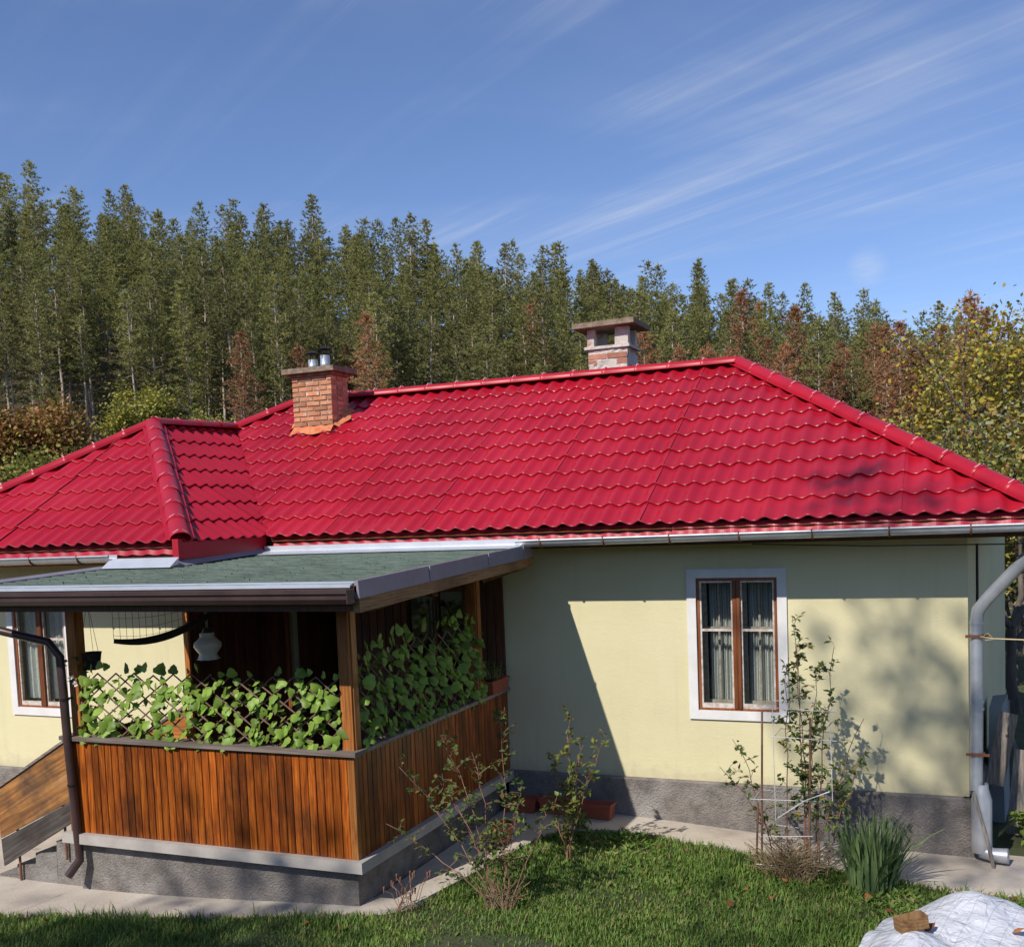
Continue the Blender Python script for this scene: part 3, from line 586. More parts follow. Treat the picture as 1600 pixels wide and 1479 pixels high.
mb = MB(); mb.box(-PL-.03, .035, -PD-.035, -PD+.12, RZ-.035, RZ); mk('rail', mb, M['rail'], porch)
mb = MB(); mb.box(-.10, .033, -PD+.122, -.002, RZ-.034, RZ-.001); mk('rail', mb, M['rail'], porch)
for x, y, z0 in ((-.065, -2.965, RZ), (-.06, -.64, RZ), (-2.80, -2.965, RZ)):
    mb = MB(); zt = 2.60+.036*(y+3.7)
    mb.box(x-.05, x+.05, y-.05, y+.05, z0, zt); mb.box(x+.051, x+.062, y-.03, y+.045, z0, zt-.01); po = mk('post', mb, M['post'], porch)
mb = MB(); mb.box(-PL+.02, -.02, -PD+.03, -PD+.1, RZ-.12, RZ-.036); mb.box(-.09, -.022, -PD+.1, -.03, RZ-.12, RZ-.037); mk('rail_joist', mb, M['beam'], porch)
# cladding of the recess
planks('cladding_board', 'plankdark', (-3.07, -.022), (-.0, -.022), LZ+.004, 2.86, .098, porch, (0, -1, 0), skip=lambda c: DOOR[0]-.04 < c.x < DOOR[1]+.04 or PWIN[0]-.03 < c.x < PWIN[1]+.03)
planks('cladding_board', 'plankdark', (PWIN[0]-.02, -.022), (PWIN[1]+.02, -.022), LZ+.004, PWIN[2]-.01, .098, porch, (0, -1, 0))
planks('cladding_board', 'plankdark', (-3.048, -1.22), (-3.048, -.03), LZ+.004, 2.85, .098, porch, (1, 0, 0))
mb = MB(); mb.box(-3.08, -3.02, -1.235, -1.202, LZ, 2.85); mk('corner_board', mb, M['post'], porch)
mb = MB()
for a, b, c, d in ((PWIN[0]-.03, PWIN[0]+.03, PWIN[2], PWIN[3]), (PWIN[1]-.03, PWIN[1]+.03, PWIN[2], PWIN[3]), (PWIN[0]+.03, PWIN[1]-.03, PWIN[3]-.05, PWIN[3]+.02), (PWIN[0]+.03, PWIN[1]-.03, PWIN[2]-.02, PWIN[2]+.04), ((PWIN[0]+PWIN[1])/2-.02, (PWIN[0]+PWIN[1])/2+.02, PWIN[2]+.04, PWIN[3]-.05)): mb.box(a, b, -.05, .06, c, d)
pwn = mk('porch_window', mb, M['frame'], porch); mb = MB(); mb.box(PWIN[0]+.02, PWIN[1]-.02, .01, .015, PWIN[2]+.03, PWIN[3]-.04); mk('pane', mb, M['glass'], pwn)
mb = MB(); mb.box(DOOR[0]-.04, DOOR[0], -.045, .05, LZ, DOOR[3]+.04); mb.box(DOOR[1], DOOR[1]+.04, -.045, .05, LZ, DOOR[3]+.04); mb.box(DOOR[0], DOOR[1], -.045, .05, DOOR[3], DOOR[3]+.04); mk('door_frame', mb, M['frame'], porch)
mb = MB(); mb.obox(Vector((DOOR[0]+.03, .40, 1.5)), Vector((.2, 1, 0)).normalized(), Vector((1, -.2, 0)).normalized(), Vector((0, 0, 1)), .36, .02, .92); mk('door', mb, M['frame'], porch)
# porch roof
RX0, RX1, RYF = -3.30, .49, -3.70
def rz(y): return 2.755+.036*(y+3.70)
def back(x): return -.60 if x > -2.52 else -1.95
mb = MB(); th = .045
for a, b, yb in ((RX0, -2.52, -1.95), (-2.52, RX1, -.50)):
    mb.hexa([(a, RYF, rz(RYF)-th-.012), (b, RYF, rz(RYF)-th-.012), (b, yb, rz(yb)-th-.012), (a, yb, rz(yb)-th-.012)], [(a, RYF, rz(RYF)-.012), (b, RYF, rz(RYF)-.012), (b, yb, rz(yb)-.012), (a, yb, rz(yb)-.012)])
pr = mk('porch_roof', mb, M['plankdark'], porch); pr['label'] = 'low green shingle porch roof with metal edges'
ch = .135; k = 0; y = RYF
while y < -.56:
    y1 = min(y+ch*1.25, -.5); x0 = RX0+.03 if y < -1.97 else -2.49; mb = MB(); x1 = RX1-.03; n = 26
    z0, z1 = rz(y)+.006, rz(y1)-.008
    xs_ = [x0+(x1-x0)*i/n for i in range(n+1)]; zz = [random.uniform(-.0015, .002) for _ in xs_]; yj = [random.uniform(-.006, .004) for _ in xs_]
    for i in range(n):
        a, b = xs_[i], xs_[i+1]; mb.quad((a, y+yj[i], z0+zz[i]), (b, y+yj[i], z0+zz[i+1]), (b, y1, z1), (a, y1, z1)); mb.quad((a, y+yj[i], z0-.010), (b, y+yj[i], z0-.010), (b, y+yj[i], z0+zz[i+1]), (a, y+yj[i], z0+zz[i]))
    mk('shingle_course', mb, M['shingle'], pr, org=((x0+x1)/2, y, z0)); y += ch
# right edge: metal, then board
mb = MB(); zf, zb = rz(RYF), rz(-.45)
mb.hexa([(RX1-.03, RYF, zf-.10), (RX1+.022, RYF, zf-.10), (RX1+.022, -.45, zb-.10), (RX1-.03, -.45, zb-.10)], [(RX1-.012, RYF, zf+.022), (RX1+.014, RYF, zf+.022), (RX1+.014, -.45, zb+.022), (RX1-.012, -.45, zb+.022)])
for t in (.33, .68, .93):
    yy_ = RYF+(RYF*-1-.45)*t; mb.box(RX1+.013, RX1+.026, yy_-.006, yy_+.006, rz(yy_)-.098, rz(yy_)+.024)
mk('edge_flashing', mb, M['lilac'], pr)
mb = MB(); mb.hexa([(RX1-.05, RYF+.02, zf-.20), (RX1+.008, RYF+.02, zf-.20), (RX1+.008, -.40, zb-.185), (RX1-.05, -.40, zb-.185)], [(RX1-.05, RYF+.02, zf-.102), (RX1+.008, RYF+.02, zf-.102), (RX1+.008, -.40, zb-.102), (RX1-.05, -.40, zb-.102)]); mk('barge_board', mb, M['beam'], pr)
mb = MB(); mb.bar((-.06, -2.6, zf-.27), (RX1-.03, -2.6, zf-.12), .05, .06); mk('brace', mb, M['beam'], pr)
mb = MB(); mb.bar((.05, -.62, zb-.30), (RX1-.03, -.52, zb-.17), .05, .07); mk('brace', mb, M['beam'], pr)
for y in (-3.0, -2.2, -1.4, -.7):
    mb = MB(); x0 = RX0+.05 if y < -1.9 else -2.45; mb.box(x0, RX1-.051, y-.04, y+.04, rz(y)-.17, rz(y)-.06); mk('rafter', mb, M['beam'], pr)
# front edge: white drip edge over a brown box gutter
mb = MB(); mb.hexa([(RX0-.05, RYF-.035, zf-.022), (RX1-.03, RYF-.035, zf-.022), (RX1-.03, RYF+.05, zf+.004), (RX0-.05, RYF+.05, zf+.004)], [(RX0-.05, RYF-.035, zf-.006), (RX1-.03, RYF-.035, zf-.006), (RX1-.03, RYF+.05, zf+.016), (RX0-.05, RYF+.05, zf+.016)]); mk('drip_edge', mb, M['zincnew'], pr)
mb = MB(); zg = zf-.028
pf = [(RYF-.02, zg), (RYF-.02, zg-.10), (RYF-.075, zg-.105), (RYF-.105, zg-.07), (RYF-.105, zg-.035), (RYF-.122, zg-.03), (RYF-.122, zg), (RYF-.108, zg), (RYF-.108, zg-.02), (RYF-.095, zg-.028), (RYF-.092, zg-.066), (RYF-.07, zg-.092), (RYF-.03, zg-.09), (RYF-.03, zg)]
i0 = len(mb.v)
for x in (RX0-.35, RX1-.005):
    for a, b in pf: mb.v.append((x, a, b))
n = len(pf)
for k in range(n): mb.f.append((k, n+k, n+(k+1) % n, (k+1) % n)); mb.m.append(0)
mb.f.append(tuple(range(n))); mb.f.append(tuple(range(n, 2*n))[::-1]); mb.m += [0, 0]
mb.box(RX1-.012, RX1-.004, RYF-.118, RYF-.02, zg-.10, zg-.004); mk('front_gutter', mb, M['brownmetal'], pr)
mb = MB(); mb.box(RX0, RX1-.052, RYF+.01, RYF+.04, zf-.19, zf-.06); mk('front_board', mb, M['plankdark'], pr)
# flashings at the back and the left edge
mb = MB(); z_ = rz(-.55)
mb.hexa([(-2.50, -.80, rz(-.80)+.012), (RX1, -.80, rz(-.80)+.012), (RX1, -.50, z_+.03), (-2.50, -.50, z_+.03)], [(-2.50, -.80, rz(-.80)+.016), (RX1, -.80, rz(-.80)+.016), (RX1, -.50, z_+.05), (-2.50, -.50, z_+.05)]); mb.box(-2.49, .42, -.575, -.55, z_+.03, z_+.085); mk('back_flashing', mb, M['zincnew'], pr)
mb = MB(); mb.hexa([(-2.56, -2.02, rz(-2.02)+.008), (-2.44, -2.02, rz(-2.02)+.008), (-2.44, -.60, rz(-.6)+.022), (-2.56, -.60, rz(-.6)+.022)], [(-2.56, -2.02, rz(-2.02)+.075), (-2.535, -2.02, rz(-2.02)+.075), (-2.535, -.60, rz(-.6)+.085), (-2.56, -.60, rz(-.6)+.085)]); mk('back_flashing', mb, M['lilac'], pr)
mb = MB(); mb.hexa([(-3.26, -2.12, rz(-2.12)+.012), (-2.44, -2.12, rz(-2.12)+.012), (-2.44, -2.0, rz(-2)+.03), (-3.26, -2.0, rz(-2)+.03)], [(-3.26, -2.12, rz(-2.12)+.016), (-2.44, -2.12, rz(-2.12)+.016), (-2.44, -1.99, rz(-2)+.095), (-3.26, -1.99, rz(-2)+.095)]); mk('back_flashing', mb, M['zincnew'], pr)
mb = MB(); mb.hexa([(RX0-.02, RYF, zf-.07), (RX0+.06, RYF, zf-.07), (RX0+.06, -1.97, rz(-1.97)-.07), (RX0-.02, -1.97, rz(-1.97)-.07)], [(RX0-.02, RYF, zf+.03), (RX0+.06, RYF, zf+.012), (RX0+.06, -1.97, rz(-1.97)+.012), (RX0-.02, -1.97, rz(-1.97)+.03)]); mk('edge_flashing', mb, M['lilac'], pr)
# brown downpipe at the left end
mb = MB(); mb.tube([(-3.62, -3.60, 2.55), (-3.50, -3.30, 2.40), (-2.93, -3.14, 2.25), (-2.85, -3.10, 2.12), (-2.835, -3.095, 1.4), (-2.79, -3.095, .42), (-2.785, -3.10, .34), (-2.86, -3.17, .21)], .037, 14); d2 = autosmooth(mk('downpipe', mb, M['brownmetal'], porch), 35); d2['label'] = 'brown downpipe at the left end of the porch'
for z in (1.75, 1.0):
    mb = MB(); xp = -2.835+.046*max(0, 1.4-z); mb.tube([(xp, -3.095, z-.01), (xp, -3.095, z+.01)], .042, 14); mb.box(xp-.008, xp+.008, -3.06, -3.0, z-.008, z+.008); mk('clamp', mb, M['black'], d2)

# ------------------------------------------------------------------ steps and board parapet
st = thing('steps', (-3.5, -2.4, -.1), 'worn concrete steps climbing to the left end of the porch', 'steps')
for x0, x1, zt in ((-3.20, -2.855, .43), (-3.46, -3.20, .30), (-3.70, -3.46, .17), (-3.96, -3.70, .05)):
    mb = MB(); j = random.uniform(-.01, .01); mb.hexa([(x0, -2.97+j, -.25), (x1-.002, -2.97+j, -.25), (x1-.002, -1.5, -.25), (x0, -1.5, -.25)], [(x0+.01, -2.96+j, zt), (x1-.002, -2.955+j, zt+.01), (x1-.002, -1.5, zt+.01), (x0+.01, -1.5, zt)]); mk('step', mb, M['plinth'], st)
pp_ = thing('stair_parapet', (-3.4, -3.02, .3), 'slanting parapet of two scorched boards beside the porch steps', 'railing')
def slab(pts, y0, y1): mb = MB(); mb.hexa([(x, y0, z) for x, z in pts], [(x, y1, z) for x, z in pts]); return mb
def sloped(name, pts, y0, y1, mat, parent, ang=.49):
    o_ = Vector((pts[0][0], y0, pts[0][1])); Ri = Matrix.Rotation(ang, 3, 'Y'); mb = slab(pts, y0, y1)
    mb.v = [tuple(Ri @ (Vector(v)-o_)) for v in mb.v]; return put(name, mesh_of(mb, name, mat, (0, 0, 0)), parent, o_, (0, -ang, 0))
sloped('board', [(-3.785, .43), (-2.90, .84), (-2.90, 1.36), (-3.785, .87)], -3.035, -3.00, M['oldboard'], pp_)
sloped('board', [(-3.77, .17), (-2.90, .65), (-2.90, .83), (-3.783, .418)], -3.03, -3.0, M['blackboard'], pp_)['label'] = 'blackened lower board'
mk('top_strip', slab([(-3.80, .872), (-2.92, 1.365), (-2.92, 1.39), (-3.80, .895)], -3.05, -2.985), M['rail'], pp_)
for x, z in ((-3.62, .28), (-3.05, .58)): mb = MB(); mb.tube([(x, -2.985, z-.30), (x, -2.985, z+.05), (x, -2.99, z+.5)], .012, 8); mk('stay', mb, M['rust'], pp_)

pq = thing('stair_parapet', (-3.4, -1.40, .3), 'sunlit orange board parapet on the far side of the steps behind the ivy', 'railing')
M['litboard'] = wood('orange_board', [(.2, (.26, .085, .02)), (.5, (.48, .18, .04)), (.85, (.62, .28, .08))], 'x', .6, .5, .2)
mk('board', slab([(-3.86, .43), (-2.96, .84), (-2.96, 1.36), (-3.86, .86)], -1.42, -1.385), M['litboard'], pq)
mk('top_strip', slab([(-3.88, .862), (-2.94, 1.372), (-2.94, 1.40), (-3.88, .888)], -1.435, -1.37), M['rail'], pq)
for x, z in ((-3.62, .28), (-3.02, .60)): mb = MB(); mb.tube([(x, -1.37, z-.30), (x, -1.37, z+.5)], .014, 8); mk('stay', mb, M['rust'], pq)
# ------------------------------------------------------------------ chimneys
def chimney_bricks(parent, x0, x1, y0, y1, z0, z1, mat, hb=.062, lb=.24, wb=.115, joint=.015, keep=lambda p: True):
    n = round((z1-z0)/(hb+joint)); cache = {}
    def brick(c, L, along_x, z):
        key = (round(L, 2), along_x)
        if key not in cache:
            mb = MB(); a, b = (L/2, wb/2) if along_x else (wb/2, L/2); e = .006
            mb.hexa([(-a, -b, -hb/2), (a, -b, -hb/2), (a, b, -hb/2), (-a, b, -hb/2)], [(-a+e*.3, -b+e*.3, hb/2), (a-e*.5, -b, hb/2), (a, b-e*.4, hb/2), (-a, b, hb/2)]); cache[key] = mesh_of(mb, 'brick', M[mat], (0, 0, 0))
        if keep(Vector((c[0], c[1], z))): put('brick', cache[key], parent, (c[0]+random.uniform(-.003, .003), c[1]+random.uniform(-.004, .003), z), (0, 0, random.uniform(-.015, .015)))
    for r_ in range(n):
        z = z0+(r_+.5)*(z1-z0)/n
        for face in range(4):
            lo, hi = (x0, x1) if face < 2 else (y0+wb+joint, y1-wb-joint); fix = {0: y0+wb/2, 1: y1-wb/2, 2: x0+wb/2, 3: x1-wb/2}[face]
            p = lo; first = True
            while p < hi-.03:
                L = lb if not (first and (r_+face) % 2) else lb/2
                if hi-(p+L) < .06: L = hi-p
                c = p+L/2; brick((c, fix) if face < 2 else (fix, c), L-joint, face < 2, z); p += L; first = False
def slopez(y): return EZ+PM*(y+.5)
c1 = thing('brick_chimney', (-3.24, 1.85, 4.3), 'orange brick chimney with two small tin flue pipes on the front slope', 'chimney')
X0, X1, Y0, Y1 = -3.535, -2.945, 1.655, 2.06
mb = MB(); mb.box(X0+.012, X1-.012, Y0+.012, Y1-.012, 4.15, 5.06); mk('mortar_core', mb, M['mortar'], c1)
chimney_bricks(c1, X0, X1, Y0, Y1, 4.28, 5.03, 'brick', hb=.046, lb=.205, joint=.014)
mb = MB(); mb.hexa([(X0-.02, Y0-.02, 5.03), (X1+.02, Y0-.02, 5.03), (X1+.02, Y1+.02, 5.03), (X0-.02, Y1+.02, 5.03)], [(X0-.02, Y0-.02, 5.068), (X1+.02, Y0-.02, 5.068), (X1+.02, Y1+.02, 5.068), (X0-.02, Y1+.02, 5.068)])
mb.hexa([(X0-.09, Y0-.09, 5.07), (X1+.09, Y0-.09, 5.07), (X1+.09, Y1+.09, 5.07), (X0-.09, Y1+.09, 5.07)], [(X0-.085, Y0-.085, 5.135), (X1+.085, Y0-.085, 5.13), (X1+.085, Y1+.085, 5.135), (X0-.085, Y1+.085, 5.13)]); mk('cap_slab', mb, M['capconc'], c1)
for fx, fy, h in ((-3.33, 1.86, 0), (-3.13, 1.83, .035)):
    mb = MB(); mb.lathe((fx, fy, 5.13), [(.062, 0), (.062, .05), (.064, .055), (.062, .06), (.062, .135+h), (.056, .135+h), (.056, .02)], 18); fl = autosmooth(mk('flue_pipe', mb, M['zinc'], c1), 40)
    mb = MB(); mb.lathe((fx, fy, 5.13+.21+h), [(.088, .0), (.09, .004), (.05, .026), (.0, .042), (.0, .038), (.086, -.004)], 18)
    for a in (.5, 2.6, 4.7): mb.tube([(fx+.058*math.cos(a), fy+.058*math.sin(a), 5.13+.10+h), (fx+.07*math.cos(a), fy+.07*math.sin(a), 5.13+.214+h)], .006, 6)
    autosmooth(mk('rain_cap', mb, M['black'], fl), 40)
mb = MB()                                        # mortar skirt where the stack meets the tiles
for sx, sy, ex, ey, nx_, ny_ in ((X0, Y0, X1, Y0, 0, -1), (X1, Y0, X1, Y1, 1, 0), (X0, Y1, X0, Y0, -1, 0)):
    n = 10
    for i in range(n):
        q_ = []
        for t in (i/n, (i+1)/n):
            x, y = sx+(ex-sx)*t, sy+(ey-sy)*t; o = .10+.03*math.sin(t*9+sx); q_.append(((x+nx_*-.004, y+ny_*-.004, slopez(y)+.10+.01*math.sin(t*21)), (x+nx_*o, y+ny_*o, slopez(y+ny_*o)+.058)))
        mb.quad(q_[0][0], q_[0][1], q_[1][1], q_[1][0])
skirtm = surf('orange_mortar_skirt', [(.3, (.52, .12, .045)), (.7, (.64, .26, .12))], 14, .9, .6, 60, .01); mk('mortar_skirt', mb, skirtm, c1)
c2 = thing('old_chimney', (.42, 3.0, 4.6), 'crumbling plastered chimney with a slab on brick piers behind the ridge', 'chimney')
X0, X1, Y0, Y1 = .09, .585, 2.76, 3.25; Z0, ZB, ZT = 4.4, 5.20, 5.43
mb = MB(); nz, nu = 16, 10; rc = random.Random(8); loops = []
for k in range(nz+1):
    z = Z0+(ZB-.02-Z0)*k/nz; lp_ = []
    for sx, sy, ex, ey, ox, oy in ((X0, Y0, X1, Y0, 0, -1), (X1, Y0, X1, Y1, 1, 0), (X1, Y1, X0, Y1, 0, 1), (X0, Y1, X0, Y0, -1, 0)):
        for i in range(nu): t = i/nu; d_ = rc.uniform(-.010, .010); lp_.append((sx+(ex-sx)*t+ox*d_, sy+(ey-sy)*t+oy*d_, z))
    loops.append(lp_)
for k in range(nz):
    for i in range(4*nu): j = (i+1) % (4*nu); mb.quad(loops[k][i], loops[k][j], loops[k+1][j], loops[k+1][i])
core = mk('plaster_body', mb, M['oldplaster'], c2)
chimney_bricks(c2, X0-.006, X1+.006, Y0-.006, Y1+.006, 4.45, ZB, 'oldbrick', keep=lambda p: random.random() < .30)
for px2, py2, wx in ((X0+.03, Y0+.06, .045), (X1-.07, Y0+.06, .085), (X0+.05, Y1-.07, .06), (X1-.06, Y1-.07, .06)):
    mb = MB(); mb.hexa([(px2-wx, py2-.055, ZB), (px2+wx, py2-.055, ZB), (px2+wx, py2+.055, ZB), (px2-wx, py2+.055, ZB)], [(px2-wx*.9, py2-.05, ZT), (px2+wx*1.08, py2-.055, ZT), (px2+wx, py2+.055, ZT), (px2-wx, py2+.05, ZT)]); mk('pier', mb, M['oldplaster'], c2)
mb = MB(); mb.box(X0-.04, X1+.04, Y0-.03, Y1+.03, ZB-.022, ZB+.012); mk('ledge', mb, M['oldplaster'], c2)
mb = MB(); mb.hexa([(X0-.16, Y0-.13, ZT), (X1+.13, Y0-.13, ZT+.012), (X1+.13, Y1+.13, ZT+.012), (X0-.16, Y1+.13, ZT)], [(X0-.16, Y0-.13, ZT+.062), (X1+.13, Y0-.13, ZT+.074), (X1+.13, Y1+.13, ZT+.074), (X0-.16, Y1+.13, ZT+.062)]); mk('cap_slab', mb, M['capconc'], c2)

# ------------------------------------------------------------------ porch furnishings
def leaf_mesh(kind, size):
    if kind == 'ivy': P2 = [(0, 0), (.42, .06), (.52, .34), (.36, .52), (.30, .74), (0, 1.0), (-.30, .74), (-.36, .52), (-.52, .34), (-.42, .06)]
    else: P2 = [(0, 0), (.26, .2), (.34, .48), (.2, .8), (0, 1), (-.2, .8), (-.34, .48), (-.26, .2)]
    mb = MB(); i = 0; mb.v = [(0, .45*size, .10*size)] + [(x*size, y*size, (-.10 if x else .02)*size) for x, y in P2]; n = len(P2)
    for k in range(n): mb.f.append((0, 1+k, 1+(k+1) % n)); mb.m.append(0)
    return mb
IV = [mesh_of(leaf_mesh('ivy', s), 'leaf', M['ivy'], (0, 0, 0), True) for s in (.068, .082, .094)]
def trellis(name, p, q, z0, z1, up_n, label, nleaf, sl, seed, ragged=.05):
    rr = random.Random(seed); p = Vector((*p, 0)); q = Vector((*q, 0)); D = (q-p).normalized(); L = (q-p).length; n_ = Vector(up_n)
    T = thing(name, (p.x, p.y, z0), label, 'trellis', None); H = z1-z0; k = H/sl; s = -H/sl
    while s < L:
        for sg in (0, 1):
            a0, b0 = (s, s+k); za, zb = (0, H) if sg == 0 else (H, 0)
            if a0 < 0: t = -a0/k; a0 = 0; za += (zb-za)*t
            if b0 > L: t = (b0-L)/k; b0 = L; zb -= (zb-za)*t if k else 0
            if b0-a0 < .05: continue
            mb = MB(); off = n_*(.006 if sg else -.006); ex = rr.uniform(0, .03)
            mb.tube([p+D*a0+Vector((0, 0, z0+za+(ex if za > zb else 0)))+off, p+D*b0+Vector((0, 0, z0+zb+(ex if zb > za else 0)))+off], .0065, 6); mk('slat', mb, M['twig'], T)
        s += .20
    for i in range(nleaf):
        u = rr.uniform(0, L); z = z0 + H*(rr.random()**1.15)*1.03; top = rr.random() < .1
        if top: z = z1+rr.uniform(.0, ragged)
        pos = p+D*u+n_*rr.uniform(.0, .045)+Vector((0, 0, z)); th = math.atan2(n_.x, -n_.y)
        o = put('leaf', rr.choice(IV), T, pos, Euler((R(rr.uniform(-95, -35)) if not top else R(rr.uniform(60, 120)), R(rr.uniform(-35, 35)), (0 if top else math.pi)+th+R(rr.uniform(-55, 45)))), rr.uniform(.75, 1.25))
    ex = MB()
    for i in range(260):
        pos = p+D*rr.uniform(0, L)-n_*rr.uniform(.0, .05)+Vector((0, 0, z0+H*rr.random()**1.2*.95)); d = Vector((rr.uniform(-1, 1), rr.uniform(-1, 1), rr.uniform(-1.2, .2)))+n_*.5; add_leaf(ex, pos, rr.uniform(.05, .085), rr, 0, .85, d)
    tag(mk('inner_leaves', ex, M['ivy'], T), kind='stuff')
    return T
def add_leaf(mb, p, s, rr, m=0, wd=.5, d=None, up=.2):
    p = Vector(p)
    if d is None: d = Vector((rr.uniform(-1, 1), rr.uniform(-1, 1), rr.uniform(-.6, .9)))
    d = d.normalized(); sd = d.cross(Vector((rr.uniform(-.5, .5), rr.uniform(-.5, .5), 1))).normalized(); n_ = sd.cross(d); a = p; b = p+d*s*.45+sd*s*wd*.5+n_*s*.06; c = p+d*s+n_*s*(-.05); e = p+d*s*.45-sd*s*wd*.5+n_*s*.06
    mb.quad(a, b, c, e, m)
trellis('ivy_trellis', (-2.74, -3.0), (-.12, -3.0), RZ, 1.96, (0, -1, 0), 'diamond willow trellis with pale green ivy leaves on the front porch rail', 295, .68, 3)
trellis('ivy_trellis', (-.02, -2.90), (-.02, -.58), RZ, 2.14, (1, 0, 0), 'tall leafy trellis with green ivy leaves on the side porch rail', 298, .72, 5, .10)
# pendant lamp with a tulip shade
lp = thing('pendant_lamp', (-2.16, -2.0, 2.62), 'cream glass pendant lamp with a scalloped rim hanging in the porch', 'lamp')
mb = MB(); zc0 = 1.955
mb.lathe((-2.16, -2.0, zc0), [(.098, 0), (.088, .02), (.080, .05), (.105, .085), (.128, .12), (.124, .155), (.085, .19), (.066, .215), (.070, .235), (.062, .25), (.058, .245), (.06, .22), (.08, .185), (.118, .15), (.12, .12), (.098, .088), (.074, .05), (.082, .02), (.094, .003)], 24, wob=lambda k, a: .12*math.cos(8*a) if k in (0, 18) else (.05*math.cos(8*a) if k in (1, 17) else 0)); autosmooth(mk('lamp_shade', mb, M['vinyl'], lp), 60)
mb = MB(); mb.lathe((-2.16, -2.0, zc0+.24), [(.0, .06), (.03, .055), (.045, .03), (.05, 0)], 16); autosmooth(mk('holder', mb, M['brownmetal'], lp), 40)
mb = MB(); zt = rz(-2.0)-.06; zz = zc0+.30; n = 0
while zz < zt:
    mb.tube([(-2.16+.012*math.cos(t)*(n % 2), -2.0+.012*math.cos(t)*((n+1) % 2), zz+.022+.022*math.sin(t)) for t in np.linspace(0, 2*math.pi, 9)], .003, 5, False); zz += .037; n += 1
mk('chain', mb, M['wire'], lp)
# wind chime
wc = thing('wind_chime', (-.33, -.95, 2.45), 'dark tube wind chime hanging near the back post of the porch', 'wind chime')
mb = MB(); mb.lathe((-.33, -.95, 2.44), [(0, .06), (.03, .05), (.055, .02), (.06, 0), (0, 0)], 16); mk('top_disc', mb, M['rust'], wc)
for k in range(6):
    a = k*math.pi/3; x, y = -.33+.042*math.cos(a), -.95+.042*math.sin(a); l = .22+.03*k; mb = MB(); mb.tube([(x, y, 2.40), (x, y, 2.40-l)], .009, 8); mb.tube([(x, y, 2.44), (x, y, 2.40)], .0015, 4); mk('tube', mb, M['black'], wc)
mb = MB(); mb.tube([(-.33, -.95, rz(-.95)-.06), (-.33, -.95, 2.49)], .002, 5); mb.tube([(-.33, -.95, 2.44), (-.33, -.95, 2.2)], .0015, 4); mb.lathe((-.33, -.95, 2.2), [(0, .012), (.028, .006), (.028, -.006), (0, -.012)], 12); mk('clapper', mb, M['twig'], wc)
# netting hung under the porch roof at the left, dark sagging hem
nb = thing('hanging_net', (-2.5, -2.3, 2.5), 'rolled netting with a dark sagging hem under the left end of the porch roof', 'netting')
def netp(t, v): return Vector((-2.76+t*.72, -2.55+.55*t, 2.60 - v*(.30+.0*t) - (.16*math.sin(math.pi*min(1, t*.75+.25)) - .10*t)*v))
mb = MB()
for i in range(17): mb.tube([netp(i/16, v) for v in (0, .5, .97)], .0022, 4, False)
for v in (.12, .3, .5, .7, .88): mb.tube([netp(t, v) for t in np.linspace(0, 1, 12)], .0018, 4, False)
mk('mesh', mb, M['twig'], nb); mb = MB(); mb.tube([netp(t, 1.0) for t in np.linspace(0, 1, 14)], [.022+.016*math.sin(math.pi*t) for t in np.linspace(0, 1, 14)], 8); mk('hem', mb, M['dark'], nb, True)
# pot plant things
def trough(name, c, L, wd, H, label, group=None, rot=0, parent=None):
    T = thing(name, c, label, 'planter', group); x, y, z = c; mb = MB(); Rm = Matrix.Rotation(rot, 3, 'Z')
    def rect(a, b, zz): return [Vector(c)+Rm @ Vector((sx*a, sy*b, zz)) for sx, sy in ((-1, -1), (1, -1), (1, 1), (-1, 1))]
    l, w_ = L/2, wd/2; rings = [rect(l*.86, w_*.80, 0), rect(l*.95, w_*.93, H*.82), rect(l*1.0, w_*1.0, H*.82), rect(l*1.0, w_*1.0, H), rect(l*.95, w_*.92, H), rect(l*.90, w_*.86, H*.5)]
    i0 = len(mb.v)
    for rg in rings: mb.v += [tuple(p) for p in rg]
    for k in range(len(rings)-1):
        for j in range(4): mb.f.append((i0+4*k+j, i0+4*k+(j+1) % 4, i0+4*k+4+(j+1) % 4, i0+4*k+4+j)); mb.m.append(0)
    mb.f.append((i0+3, i0+2, i0+1, i0)); mb.m.append(0); mk('trough', mb, M['terracotta'], T)
    mb = MB(); q_ = rect(l*.91, w_*.87, H*.66); mb.quad(*q_); mk('potting_soil', mb, M['earth'], T); return T
def gz(x, y): return g(x, y)+.028
trough('planter', (1.0, -.24, gz(1.0, -.24)+.004), .36, .17, .145, 'rightmost terracotta trough at the wall foot, its end in sunlight', 'troughs at the wall foot', -.03)
trough('planter', (.60, -.21, gz(.6, -.21)+.004), .38, .17, .145, 'middle terracotta trough of the three at the wall foot', 'troughs at the wall foot', .02)
trough('planter', (.205, -.22, gz(.2, -.22)+.004), .36, .17, .145, 'terracotta trough at the wall foot nearest the porch', 'troughs at the wall foot', -.01)
trough('planter', (-.02, -.29, RZ+.001), .16, .44, .13, 'terracotta trough with dark green plants on the porch rail by the wall')
